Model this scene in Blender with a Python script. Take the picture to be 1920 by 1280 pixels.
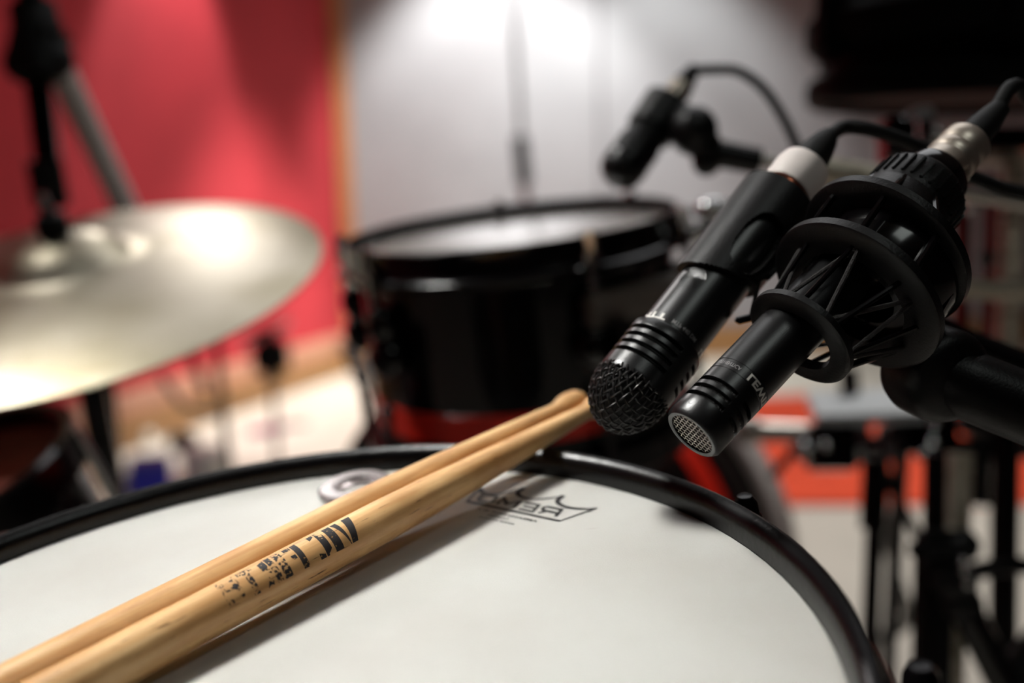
import bpy, bmesh, math, random
from mathutils import Vector, Matrix
PI = math.pi
R_ = math.radians
random.seed(4)
scn = bpy.context.scene
for o in list(bpy.data.objects): bpy.data.objects.remove(o)
COL = scn.collection

# ------------------------------------------------------------------ camera
FPX = 1867.0                       # 35 mm lens on a 36 mm frame, 1920 px wide
U = Vector((-.0275, .9912, .129)).normalized()      # world up seen from the camera
fwd = (Vector((0, 0, -1)) - U * U.dot(Vector((0, 0, -1)))).normalized()
xr = fwd.cross(U)
ROT = Matrix((xr, fwd, U))         # camera vector -> world vector
CAMZ = 0.80
CAM = Vector((0, 0, CAMZ))
cd = bpy.data.cameras.new('camera'); cam = bpy.data.objects.new('camera', cd); COL.objects.link(cam)
cd.sensor_width = 36; cd.lens = FPX * 36 / 1920
cd.clip_start = .02; cd.clip_end = 50
cam.matrix_world = Matrix.Translation(CAM) @ ROT.to_4x4()
cd.dof.use_dof = True; cd.dof.focus_distance = .342; cd.dof.aperture_fstop = 3.6
scn.camera = cam

def V(v): return ROT @ Vector(v)                      # camera-space direction in the room
def ray(px, py): return V(((px - 960) / FPX, -(py - 640) / FPX, -1))
def W(px, py, d): return CAM + ray(px, py) * d        # point of the room at distance d
def F(px, py, z=0.0):                                 # point of a level plane
    r = ray(px, py); return CAM + r * ((z - CAMZ) / r.z)

# ------------------------------------------------------------------ light, world, exposure
scn.view_settings.view_transform = 'Standard'
scn.view_settings.look = 'None'
scn.view_settings.gamma = 1
scn.view_settings.exposure = 0.0
scn.view_settings.use_curve_mapping = False
w = bpy.data.worlds.new('world'); scn.world = w; w.use_nodes = True
w.node_tree.nodes['Background'].inputs[0].default_value = (.5, .5, .55, 1)
w.node_tree.nodes['Background'].inputs[1].default_value = .02

def lamp(kind, name, loc, target, power, color=(1, 1, 1), size=.1, angle=60, blend=.6, sizey=None):
    l = bpy.data.lights.new(name, kind); l.energy = power; l.color = color
    if kind == 'SPOT': l.spot_size = R_(angle); l.spot_blend = blend; l.shadow_soft_size = size
    elif kind == 'AREA':
        l.shape = 'RECTANGLE'; l.size = size; l.size_y = sizey or size
    else: l.shadow_soft_size = size
    o = bpy.data.objects.new(name, l); COL.objects.link(o)
    loc = Vector(loc); d = Vector(target) - loc
    o.matrix_world = Matrix.Translation(loc) @ d.to_track_quat('-Z', 'Y').to_matrix().to_4x4()
    return o
SN = V((-.12187, .96306, .24012)).normalized()        # snare drum axis
SC = CAM + V((-.081, -.102, -.289))                   # centre of the snare head
CEIL = 2.6
WHITE = (1, .97, .9)
k_ = lamp('AREA', 'kit_light', (-1.15, .62, 2.4), SC + Vector((-.01, .07, 0)), 2.1, (1, .99, .95), .7, sizey=.5)
k_.data.spread = R_(20)
lamp('SPOT', 'back_spot', (-1.08, 3.35, 2.5), (-.42, .92, .8), 50, (1, .96, .94), .12, 21, .8)
lamp('AREA', 'front_light', (.55, -.45, 2.5), SC, 3.4, (.93, 1, .95), .6)
lamp('SPOT', 'wall_washer', (-.04, 4.42, 2.5), (-.02, 5.0, 1.3), 210, (.97, 1, .97), .05, 80, .6)
lamp('SPOT', 'wall_washer', (.80, 4.38, 2.5), (.8, 5.0, 1.2), 105, (.93, 1, .97), .05, 80, .6)
lamp('SPOT', 'red_wall_washer', (-.86, 3.84, 2.5), (-1.22, 3.88, 1.3), 95, (1, .97, .95), .05, 46, .4)
lamp('SPOT', 'floor_spot', (-.42, 4.2, 2.55), (-.56, 4.15, 0), 430, (1, .97, .9), .12, 54, .5)
lamp('SPOT', 'rug_spot', (1.3, 2.6, 2.55), (1.1, 2.9, 0), 175, (1, .97, .92), .12, 80, .7)
lamp('SPOT', 'stand_fill_spot', (1.0, 2.3, 2.5), (.40, 1.0, .66), 85, (1, .98, .95), .05, 17, .8)  # lamp added to brighten the right-hand stands and make their chrome glint
lamp('AREA', 'overhead_fill', (.4, 2.0, 2.55), (.4, 2.0, 0), 14, (.97, .98, 1), 1.6)  # soft fill added overhead to raise the general brightness

# ------------------------------------------------------------------ materials
def lin(c):
    return tuple(((x / 255) / 12.92 if x / 255 <= .04045 else ((x / 255 + .055) / 1.055) ** 2.4) for x in c) + (1,)
def mat(name, rgb, rough=.5, metal=0, spec=.5, bump=0, bscale=200, var=0, vscale=20, stretch=(1, 1, 1), coat=0, rgb2=None, trans=0):
    m = bpy.data.materials.new(name); m.use_nodes = True
    nt = m.node_tree; b = nt.nodes['Principled BSDF']
    b.inputs['Base Color'].default_value = lin(rgb); b.inputs['Roughness'].default_value = rough
    b.inputs['Metallic'].default_value = metal; b.inputs['Specular IOR Level'].default_value = spec
    b.inputs['Coat Weight'].default_value = coat; b.inputs['Transmission Weight'].default_value = trans
    tc = nt.nodes.new('ShaderNodeTexCoord'); mp = nt.nodes.new('ShaderNodeMapping')
    mp.inputs['Scale'].default_value = stretch
    nt.links.new(tc.outputs['Object'], mp.inputs['Vector'])
    if var or rgb2:
        n = nt.nodes.new('ShaderNodeTexNoise'); n.inputs['Scale'].default_value = vscale; n.inputs['Detail'].default_value = 5
        nt.links.new(mp.outputs[0], n.inputs['Vector'])
        r = nt.nodes.new('ShaderNodeValToRGB'); r.color_ramp.elements[0].position = .35; r.color_ramp.elements[1].position = .65
        a = rgb2 or tuple(max(0, x * (1 - var)) for x in rgb)
        r.color_ramp.elements[0].color = lin(a); r.color_ramp.elements[1].color = lin(rgb)
        nt.links.new(n.outputs['Fac'], r.inputs['Fac']); nt.links.new(r.outputs['Color'], b.inputs['Base Color'])
    if bump:
        n = nt.nodes.new('ShaderNodeTexNoise'); n.inputs['Scale'].default_value = bscale; n.inputs['Detail'].default_value = 3
        nt.links.new(mp.outputs[0], n.inputs['Vector'])
        bp = nt.nodes.new('ShaderNodeBump'); bp.inputs['Strength'].default_value = bump; bp.inputs['Distance'].default_value = .001
        nt.links.new(n.outputs['Fac'], bp.inputs['Height']); nt.links.new(bp.outputs[0], b.inputs['Normal'])
    return m
M = {}
M['redwall'] = mat('red_fabric', (196, 52, 62), .9, bump=.3, bscale=300, var=.06, vscale=4)
M['greywall'] = mat('grey_fabric', (160, 157, 160), .9, bump=.3, bscale=300, var=.05, vscale=4)
M['darkwall'] = mat('dark_fabric', (70, 60, 62), .9, bump=.3, bscale=200)
M['ceiling'] = mat('ceiling_board', (120, 118, 116), .9, bump=.2, bscale=100)
M['floor'] = mat('pale_floor', (208, 202, 190), .45, var=.05, vscale=3, bump=.1, bscale=60)
M['rug'] = mat('orange_rug', (236, 82, 46), .95, bump=1, bscale=500, var=.12, vscale=12)
M['oak'] = mat('oak_board', (176, 128, 80), .5, var=.2, vscale=6, stretch=(1, 1, 8))
M['trim'] = mat('trim_wood', (205, 140, 90), .5, var=.15, vscale=8, stretch=(8, 8, 1))
M['ledge'] = mat('ledge_wood', (215, 160, 135), .5, var=.1, vscale=6)
M['black'] = mat('black_satin', (5, 4, 5), .27, spec=.35, bump=.1, bscale=400)
M['blackmat'] = mat('black_plastic', (6, 5, 6), .42, spec=.3, bump=.15, bscale=900)
M['micblack'] = mat('mic_lacquer', (12, 12, 13), .30, spec=.6, bump=.06, bscale=2500)
M['gridmetal'] = mat('dark_wire', (48, 46, 46), .35, metal=.6)
M['deep'] = mat('deep_black', (5, 5, 5), .6)
M['rubber'] = mat('rubber', (8, 8, 8), .6, spec=.3)
M['gloss'] = mat('black_gloss', (5, 4, 5), .14, spec=.5)
M['shell'] = mat('black_shell', (6, 5, 5), .16, coat=1)
M['redband'] = mat('red_band', (232, 40, 22), .3, coat=.3)
M['chrome'] = mat('chrome', (205, 205, 205), .14, metal=1)
M['blackchrome'] = mat('black_chrome', (70, 68, 70), .15, metal=1)
M['nickel'] = mat('worn_nickel', (205, 196, 184), .36, metal=.8, rgb2=(172, 156, 140), vscale=40)
M['steel'] = mat('steel', (185, 180, 172), .35, metal=1)
M['greypaint'] = mat('grey_paint', (150, 150, 150), .45)
M['palepaint'] = mat('pale_paint', (232, 222, 216), .35)
M['white'] = mat('white_tape', (236, 226, 220), .5, var=.04, vscale=60)
M['paper'] = mat('white_plastic', (235, 232, 225), .5)
M['blue'] = mat('blue_box', (62, 66, 210), .5)
M['bluetop'] = mat('pale_blue_lid', (104, 104, 190), .5)
M['magenta'] = mat('magenta_plastic', (190, 60, 130), .5)
M['palenickel'] = mat('pale_nickel', (215, 208, 190), .4, metal=.5, rgb2=(170, 160, 140), vscale=90)
M['copper'] = mat('copper_ring', (200, 120, 90), .25, metal=1)
M['print'] = mat('black_print', (14, 14, 16), .5)
M['wprint'] = mat('white_print', (225, 222, 215), .5)
M['gprint'] = mat('grey_print', (130, 128, 128), .5)
M['cord'] = mat('elastic_cord', (34, 30, 30), .8, bump=.8, bscale=3000)
M['tomhead'] = mat('tom_head', (240, 234, 228), .2, coat=1, var=.05, vscale=12)
M['gel'] = mat('clear_gel', (250, 240, 240), .2, trans=.9)
M['redtube'] = mat('red_tube', (130, 26, 26), .3, metal=.4)
M['darktom'] = mat('dark_drum', (5, 4, 4), .7, spec=.08)
M['brownhead'] = mat('brown_head', (150, 62, 40), .5, var=.1, vscale=8)
M['greycable'] = mat('grey_cable', (150, 150, 142), .6)
M['plate'] = mat('plate_metal', (205, 210, 212), .4, metal=.15)

# coated snare head: fine roughness and faint stick scuffs
def head_mat():
    m = mat('coated_head', (210, 211, 204), .48, spec=.4, bump=.12, bscale=1500)
    nt = m.node_tree; b = nt.nodes['Principled BSDF']
    tc = nt.nodes.new('ShaderNodeTexCoord'); mp = nt.nodes.new('ShaderNodeMapping'); mp.inputs['Rotation'].default_value = (0, 0, .5); mp.inputs['Scale'].default_value = (25, 180, 1)
    n = nt.nodes.new('ShaderNodeTexNoise'); n.inputs['Scale'].default_value = 1; n.inputs['Detail'].default_value = 3
    r = nt.nodes.new('ShaderNodeValToRGB'); r.color_ramp.elements[0].position = .25; r.color_ramp.elements[0].color = (1, 1, 1, 1); r.color_ramp.elements[1].position = .20
    r.color_ramp.elements[0].position = .215; r.color_ramp.elements[1].position = .27
    r.color_ramp.elements[0].color = lin((170, 165, 158)); r.color_ramp.elements[1].color = lin((186, 186, 181))
    n2 = nt.nodes.new('ShaderNodeTexNoise'); n2.inputs['Scale'].default_value = 14; n2.inputs['Detail'].default_value = 4
    r2 = nt.nodes.new('ShaderNodeValToRGB'); r2.color_ramp.elements[0].color = (.9, .88, .87, 1); r2.color_ramp.elements[1].color = (1, 1, 1, 1)
    r2.color_ramp.elements[0].position = .35; r2.color_ramp.elements[1].position = .6
    mx = nt.nodes.new('ShaderNodeMix'); mx.data_type = 'RGBA'; mx.blend_type = 'MULTIPLY'; mx.inputs[0].default_value = 1
    L = nt.links.new
    L(tc.outputs['Object'], mp.inputs[0]); L(mp.outputs[0], n.inputs['Vector']); L(n.outputs['Fac'], r.inputs[0])
    L(tc.outputs['Object'], n2.inputs['Vector']); L(n2.outputs['Fac'], r2.inputs[0])
    L(r.outputs[0], mx.inputs[6]); L(r2.outputs[0], mx.inputs[7]); L(mx.outputs[2], b.inputs['Base Color'])
    return m
M['head'] = head_mat()
# stick wood: pale hickory, long grain, smudges of dirt, fine dark nicks
def wood_mat(dirt, seed):
    m = mat('hickory', (222, 176, 116), .42, bump=.2, bscale=60, stretch=(1, 1, .06))
    nt = m.node_tree; b = nt.nodes['Principled BSDF']; L = nt.links.new
    tc = nt.nodes.new('ShaderNodeTexCoord')
    def nz(sc, scale, e0, e1, c0, c1, det=4):
        mp = nt.nodes.new('ShaderNodeMapping'); mp.inputs['Scale'].default_value = sc; mp.inputs['Location'].default_value = (seed, seed * 2, seed * 3)
        n = nt.nodes.new('ShaderNodeTexNoise'); n.inputs['Scale'].default_value = scale; n.inputs['Detail'].default_value = det
        r = nt.nodes.new('ShaderNodeValToRGB'); r.color_ramp.elements[0].position = e0; r.color_ramp.elements[1].position = e1
        r.color_ramp.elements[0].color = c0; r.color_ramp.elements[1].color = c1
        L(tc.outputs['Object'], mp.inputs[0]); L(mp.outputs[0], n.inputs['Vector']); L(n.outputs['Fac'], r.inputs[0]); return r
    def mul(a, c):
        mx = nt.nodes.new('ShaderNodeMix'); mx.data_type = 'RGBA'; mx.blend_type = 'MULTIPLY'; mx.inputs[0].default_value = 1
        L(a, mx.inputs[6]); L(c, mx.inputs[7]); return mx.outputs[2]
    g = nz((1, 1, .05), 500, .3, .7, lin((216, 166, 108)), lin((238, 198, 142)))
    s = nz((1, 1, .4), 60, .3, .62, (.62, .5, .38, 1), (1, 1, 1, 1))
    k = nz((1, 1, .07), 1300, .27, .34, (.22, .16, .1, 1), (1, 1, 1, 1), 2)
    c = mul(g.outputs[0], s.outputs[0])
    if dirt: c = mul(c, k.outputs[0])
    # shade painted into the wood colour, darker towards the butt end (local z small)
    sp = nt.nodes.new('ShaderNodeSeparateXYZ'); mr = nt.nodes.new('ShaderNodeMapRange')
    mr.inputs['From Min'].default_value = .04; mr.inputs['From Max'].default_value = .2
    mr.inputs['To Min'].default_value = .62; mr.inputs['To Max'].default_value = 1
    L(tc.outputs['Object'], sp.inputs[0]); L(sp.outputs['Z'], mr.inputs['Value'])
    mx = nt.nodes.new('ShaderNodeMix'); mx.data_type = 'RGBA'; mx.blend_type = 'MULTIPLY'; mx.inputs[0].default_value = 1
    L(c, mx.inputs[6]); L(mr.outputs[0], mx.inputs[7]); L(mx.outputs[2], b.inputs['Base Color'])
    return m
M['wood1'] = wood_mat(True, 3.1); M['wood2'] = wood_mat(False, 8.7)
def ink_mat():         # stamped ink that is worn through towards the butt end
    m = bpy.data.materials.new('worn_ink'); m.use_nodes = True; nt = m.node_tree; b = nt.nodes['Principled BSDF']; L = nt.links.new
    b.inputs['Base Color'].default_value = lin((30, 24, 24)); b.inputs['Roughness'].default_value = .55
    tc = nt.nodes.new('ShaderNodeTexCoord'); n = nt.nodes.new('ShaderNodeTexNoise'); n.inputs['Scale'].default_value = 900; n.inputs['Detail'].default_value = 5
    n3 = nt.nodes.new('ShaderNodeTexNoise'); n3.inputs['Scale'].default_value = 160
    sp = nt.nodes.new('ShaderNodeSeparateXYZ'); mr = nt.nodes.new('ShaderNodeMapRange')
    mr.inputs['From Min'].default_value = .178; mr.inputs['From Max'].default_value = .232
    mr.inputs['To Min'].default_value = -.11; mr.inputs['To Max'].default_value = .26
    ad = nt.nodes.new('ShaderNodeMath'); ad.operation = 'ADD'; ad2 = nt.nodes.new('ShaderNodeMath'); ad2.operation = 'ADD'
    hf = nt.nodes.new('ShaderNodeMath'); hf.operation = 'MULTIPLY'; hf.inputs[1].default_value = .6
    r = nt.nodes.new('ShaderNodeMapRange'); r.inputs['From Min'].default_value = .72; r.inputs['From Max'].default_value = .82
    L(tc.outputs['Object'], n.inputs['Vector']); L(tc.outputs['Object'], n3.inputs['Vector']); L(tc.outputs['Object'], sp.inputs[0]); L(sp.outputs['Z'], mr.inputs['Value'])
    L(n.outputs['Fac'], ad.inputs[0]); L(mr.outputs[0], ad.inputs[1]); L(n3.outputs['Fac'], hf.inputs[0]); L(ad.outputs[0], ad2.inputs[0]); L(hf.outputs[0], ad2.inputs[1])
    L(ad2.outputs[0], r.inputs['Value']); L(r.outputs[0], b.inputs['Alpha'])
    return m
M['ink'] = ink_mat()
def cymbal_mat():
    m = bpy.data.materials.new('cast_bronze'); m.use_nodes = True; nt = m.node_tree; b = nt.nodes['Principled BSDF']; L = nt.links.new
    b.inputs['Metallic'].default_value = 1; b.inputs['Roughness'].default_value = .42
    tc = nt.nodes.new('ShaderNodeTexCoord'); sp = nt.nodes.new('ShaderNodeSeparateXYZ'); L(tc.outputs['Object'], sp.inputs[0])
    cb = nt.nodes.new('ShaderNodeCombineXYZ'); L(sp.outputs['X'], cb.inputs[0]); L(sp.outputs['Y'], cb.inputs[1])
    ln = nt.nodes.new('ShaderNodeVectorMath'); ln.operation = 'LENGTH'; L(cb.outputs[0], ln.inputs[0])
    ml = nt.nodes.new('ShaderNodeMath'); ml.operation = 'MULTIPLY'; ml.inputs[1].default_value = 700; L(ln.outputs['Value'], ml.inputs[0])
    n = nt.nodes.new('ShaderNodeTexNoise'); n.noise_dimensions = '1D'; n.inputs['Scale'].default_value = 1; L(ml.outputs[0], n.inputs['W'])
    bp = nt.nodes.new('ShaderNodeBump'); bp.inputs['Strength'].default_value = .25; bp.inputs['Distance'].default_value = .0006
    L(n.outputs['Fac'], bp.inputs['Height']); L(bp.outputs[0], b.inputs['Normal'])
    n2 = nt.nodes.new('ShaderNodeTexNoise'); n2.inputs['Scale'].default_value = 9; n2.inputs['Detail'].default_value = 4; L(tc.outputs['Object'], n2.inputs['Vector'])
    r = nt.nodes.new('ShaderNodeValToRGB'); r.color_ramp.elements[0].color = lin((168, 158, 132)); r.color_ramp.elements[1].color = lin((206, 198, 180))
    r.color_ramp.elements[0].position = .35; r.color_ramp.elements[1].position = .65
    L(n2.outputs['Fac'], r.inputs[0]); L(r.outputs[0], b.inputs['Base Color'])
    return m
M['bronze'] = cymbal_mat()

# ------------------------------------------------------------------ mesh builder (all input in room space, or local through T)
MW = {}
def frame(origin, z, xh=None):
    z = Vector(z).normalized(); xh = Vector(xh) if xh is not None else (Vector((1, 0, 0)) if abs(z.x) < .9 else Vector((0, 1, 0)))
    x = (xh - z * xh.dot(z)).normalized(); y = z.cross(x)
    m = Matrix((x, y, z)).transposed().to_4x4(); m.translation = Vector(origin); return m
class MB:
    def __init__(s, T=None): s.v = []; s.f = []; s.T = T or Matrix()
    def add(s, vs, fs, T=None):
        A = s.T @ T if T is not None else s.T
        k = len(s.v); s.v += [A @ Vector(v) for v in vs]; s.f += [tuple(i + k for i in f) for f in fs]; return s
    def lathe(s, prof, seg=32, T=None, a0=0, a1=2 * PI, loop=False):
        vs = []; fs = []; full = abs(a1 - a0 - 2 * PI) < 1e-6; n = seg if full else seg + 1
        for i in range(n):
            a = a0 + (a1 - a0) * i / seg
            for r, z in prof: vs.append((r * math.cos(a), r * math.sin(a), z))
        m = len(prof)
        for i in range(seg):
            j = (i + 1) % n if full else i + 1
            for k in range(m if loop else m - 1):
                l = (k + 1) % m
                if prof[k][0] == 0 and prof[l][0] == 0: continue
                fs.append((i * m + k, j * m + k, j * m + l, i * m + l))
        return s.add(vs, fs, T)
    def cyl(s, a, b, r, r2=None, seg=20, caps=True):
        a = Vector(a); b = Vector(b); L = (b - a).length
        p = [(r, 0), (r if r2 is None else r2, L)]
        if caps: p = [(0, 0)] + p + [(0, L)]
        return s.lathe(p, seg, frame(a, b - a))
    def tube(s, pts, r, seg=10, smooth=0):
        pts = [Vector(p) for p in pts]
        if smooth:
            q = []
            P = [pts[0]] + pts + [pts[-1]]
            for i in range(1, len(P) - 2):
                for k in range(smooth):
                    t = k / smooth; a, b, c, d = P[i - 1], P[i], P[i + 1], P[i + 2]
                    q.append(.5 * ((2 * b) + (c - a) * t + (2 * a - 5 * b + 4 * c - d) * t * t + (3 * b - a - 3 * c + d) * t ** 3))
            q.append(pts[-1]); pts = q
        vs = []; fs = []; n = len(pts); up = None
        for i, p in enumerate(pts):
            t = (pts[min(i + 1, n - 1)] - pts[max(i - 1, 0)]).normalized()
            if up is None: up = t.orthogonal().normalized()
            up = (up - t * up.dot(t)).normalized(); w_ = t.cross(up)
            rr = r(i / (n - 1)) if callable(r) else r
            for k in range(seg):
                a = 2 * PI * k / seg; vs.append(p + (up * math.cos(a) + w_ * math.sin(a)) * rr)
        for i in range(n - 1):
            for k in range(seg):
                l = (k + 1) % seg; fs.append((i * seg + k, i * seg + l, (i + 1) * seg + l, (i + 1) * seg + k))
        fs.append(tuple(range(seg))[::-1]); fs.append(tuple((n - 1) * seg + k for k in range(seg)))
        return s.add(vs, fs)
    def box(s, c, size, T=None, bev=0):
        bm = bmesh.new(); bmesh.ops.create_cube(bm, size=1)
        for v in bm.verts: v.co = Vector((v.co.x * size[0] + c[0], v.co.y * size[1] + c[1], v.co.z * size[2] + c[2]))
        if bev: bmesh.ops.bevel(bm, geom=bm.edges[:], offset=bev, segments=2, affect='EDGES')
        bm.verts.index_update()
        s.add([v.co.copy() for v in bm.verts], [tuple(v.index for v in f.verts) for f in bm.faces], T); bm.free(); return s
    def ball(s, c, r, seg=16, sq=(1, 1, 1), T=None):
        prof = [(max(1e-5, r * math.sin(PI * k / 10)), -r * math.cos(PI * k / 10)) for k in range(11)]
        return s.lathe(prof, seg, (T or Matrix()) @ Matrix.Translation(Vector(c)) @ Matrix.Diagonal((*sq, 1)))
    def build(s, name, m, parent=None, label=None, angle=38):
        me = bpy.data.meshes.new(name)
        if parent is not None: inv = MW[parent.name].inverted(); org = MW[parent.name]
        else:
            c = Vector((0, 0, 0))
            for v in s.v: c += v
            c /= max(1, len(s.v)); zmin = min(v.z for v in s.v); c.z = zmin
            org = Matrix.Translation(c); inv = org.inverted()
        me.from_pydata([tuple(inv @ v) for v in s.v], [], s.f); me.update()
        me.polygons.foreach_set('use_smooth', [True] * len(me.polygons))
        me.set_sharp_from_angle(angle=R_(angle))
        me.materials.append(m if not isinstance(m, str) else M[m])
        bm = bmesh.new(); bm.from_mesh(me); bmesh.ops.remove_doubles(bm, verts=bm.verts, dist=1e-7); bmesh.ops.recalc_face_normals(bm, faces=bm.faces); bm.to_mesh(me); bm.free()
        o = bpy.data.objects.new(name, me); COL.objects.link(o)
        if parent is not None: o.parent = parent; MW[o.name] = MW[parent.name]
        else: o.matrix_world = org; MW[o.name] = org
        if label: o['label'] = label
        return o
def thing(name, label, cat, T=None, group=None):
    o = bpy.data.objects.new(name, None); COL.objects.link(o)
    T = T if isinstance(T, Matrix) else Matrix.Translation(Vector(T))
    o.matrix_world = T; MW[o.name] = T; o.empty_display_size = .02
    o['label'] = label; o['category'] = cat
    if group: o['group'] = group
    return o
def tag(o, label, cat, group=None):
    o['label'] = label; o['category'] = cat
    if group: o['group'] = group
    return o
def struct(o): o['kind'] = 'structure'; return o

def text_mesh(txt, offset=0.0, res=3):
    c = bpy.data.curves.new('t', 'FONT'); c.body = txt; c.size = 1; c.offset = offset; c.resolution_u = res; c.fill_mode = 'FRONT'
    o = bpy.data.objects.new('t', c); COL.objects.link(o)
    bpy.context.view_layer.update()
    me = bpy.data.meshes.new_from_object(o.evaluated_get(bpy.context.evaluated_depsgraph_get()))
    bm = bmesh.new(); bm.from_mesh(me)
    bmesh.ops.triangulate(bm, faces=bm.faces[:])
    xs = [v.co.x for v in bm.verts]; ys = [v.co.y for v in bm.verts]
    x0, x1, y0, y1 = min(xs), max(xs), min(ys), max(ys)
    for k in range(3):
        e = [e for e in bm.edges if e.calc_length() > .12]
        if e: bmesh.ops.subdivide_edges(bm, edges=e, cuts=1); bmesh.ops.triangulate(bm, faces=bm.faces[:])
    bm.verts.index_update()
    vs = [((v.co.x - x0) / (x1 - x0), (v.co.y - y0) / (y1 - y0)) for v in bm.verts]
    fs = [tuple(v.index for v in f.verts) for f in bm.faces]
    bm.free(); bpy.data.objects.remove(o); bpy.data.curves.remove(c); bpy.data.meshes.remove(me)
    return vs, fs

# ------------------------------------------------------------------ room
def slab(name, a, b, z0, z1, th, m, side=1):
    a = Vector(a); b = Vector(b); d = (b - a); L = d.length; d.normalize(); n = Vector((-d.y, d.x)) * side
    T = Matrix(((d.x, n.x, 0, a.x), (d.y, n.y, 0, a.y), (0, 0, 1, 0), (0, 0, 0, 1)))
    mb = MB(T); mb.box((L / 2, th / 2, (z0 + z1) / 2), (L, th, z1 - z0)); return mb.build(name, m)
C0 = F(652, 694); C0 = Vector((C0.x, C0.y))                 # foot of the corner
A1 = F(446, 765); rd = (Vector((A1.x, A1.y)) - C0).normalized()   # red wall runs back towards the viewer
L0 = C0 + rd * 7.2
R0 = Vector((C0.x + 4.6, C0.y + .25))
B1 = Vector((R0.x, L0.y))
struct(slab('wall_left', C0, L0, 0, CEIL, .12, 'redwall', -1))
struct(slab('wall_back', C0, R0, 0, CEIL, .12, 'greywall', 1))
struct(slab('wall_right', R0, B1, 0, CEIL, .12, 'darkwall', 1))
struct(slab('wall_front', L0, B1, 0, CEIL, .12, 'darkwall', -1))
cx, cy = (L0.x + R0.x) / 2, (L0.y + R0.y) / 2
struct(MB().box((cx, cy, -.05), (abs(R0.x - L0.x) + .6, R0.y - L0.y + .8, .1)).build('floor', 'floor'))
struct(MB().box((cx, cy, CEIL + .05), (abs(R0.x - L0.x) + .6, R0.y - L0.y + .8, .1)).build('ceiling', 'ceiling'))
# skirting: a brown board with a paler ledge above on the red wall, plain board on the grey wall
struct(slab('baseboard_left', C0, L0, 0, .115, .05, 'oak', 1))
struct(slab('trim_1', C0, L0, .115, .20, .022, 'ledge', 1))
struct(slab('baseboard_back', C0, R0, 0, .17, .03, 'oak', -1))
bd = (R0 - C0).normalized()
struct(slab('trim_2', C0 + bd * .0, C0 + bd * .075, .17, CEIL, .035, 'trim', -1))
# seams of the wall panels
for k, s in enumerate((1.35, 2.7)):
    p = C0 + bd * s
    struct(slab('trim_%d' % (k + 3), p, p + bd * .012, .17, CEIL, .004, 'darkwall', -1))
# rug
a = F(1330, 950); b = F(1330, 752); ar = F(1990, 968); 
mb = MB(); xl = a.x; q = [(xl, a.y), (ar.x + 1.0, ar.y + .0), (ar.x + 1.0, b.y + .05), (xl - .05, b.y)]
vs = [(x, y, .001) for x, y in q] + [(x, y, .012) for x, y in q]
mb.add(vs, [(3, 2, 1, 0), (4, 5, 6, 7), (0, 1, 5, 4), (1, 2, 6, 5), (2, 3, 7, 6), (3, 0, 4, 7)])
tag(mb.build('rug', 'rug'), 'orange red rug lying on the pale floor at the right', 'rug')

# ------------------------------------------------------------------ drums
def ring_prof(ri, ro, z0, z1, b=.0008):
    return [(ri + b, z0), (ro - b, z0), (ro, z0 + b), (ro, z1 - b), (ro - b, z1), (ri + b, z1), (ri, z1 - b), (ri, z0 + b)]
def lug(T, h, w_, m, parent, R=.17):
    mb = MB(T); mb.box((w_ * .45, 0, 0), (w_ * .9, w_, h), bev=w_ * .25); mb.ball((w_ * .7, 0, h * .45), w_ * .52); mb.ball((w_ * .7, 0, -h * .45), w_ * .52)
    return mb.build('lug', m, parent)
# snare
ex = V((1, 0, 0)); TS = frame(SC, SN, ex)
sd = thing('snare_drum', 'large snare drum in front with white coated head and black hoop', 'drum', TS)
MB(TS).lathe([(0, .0), (.08, .0), (.14, 0), (.168, -.0004), (.1715, -.001), (.1735, -.004)], 96).build('drum_head', 'head', sd)
hp = [(.1716, -.004), (.1718, .0035), (.1728, .0065), (.1745, .0085), (.1768, .0092), (.1788, .0080), (.1796, .0058), (.1796, -.002), (.1806, -.004), (.184, -.0052), (.1856, -.0075), (.1856, -.013), (.184, -.015), (.1745, -.015), (.1725, -.012)]
sh_ = MB(TS).lathe(hp, 128, loop=True).build('hoop', 'black', sd)
MB(TS).lathe([(.1775, -.0150), (.1775, -.016), (.1708, -.016), (.1708, -.150), (.1675, -.150), (.1675, -.002), (.1705, -.002), (.1715, -.012)], 96).build('shell', 'shell', sd)
ssh = bpy.data.objects['shell']
MB(TS).lathe([(r, -.140 - (z)) for r, z in hp], 96, loop=True).build('hoop', 'black', sd)
g = TS.inverted() @ W(1682, 1236, .255); an0 = math.atan2(g.y, g.x)
for k in range(10):
    a = an0 + k * 2 * PI / 10; Ta = TS @ Matrix.Rotation(a, 4, 'Z')
    MB(Ta).cyl((.1895, 0, -.12), (.1895, 0, -.001), .003, seg=12).lathe([(0, .0045), (.0028, .004), (.0048, .001), (.0052, -.003), (.0062, -.0045), (.0062, -.006), (.003, -.006)], 16, Matrix.Translation((.1895, 0, .0005))).build('tension_rod', 'black', sd)
    MB(Ta).box((.1875, 0, -.0105), (.013, .018, .008), bev=.002).build('hoop_ear', 'black', sh_)
    lug(Ta @ Matrix.Translation((.170, 0, -.075)), .045, .018, 'gloss', ssh)
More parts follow.
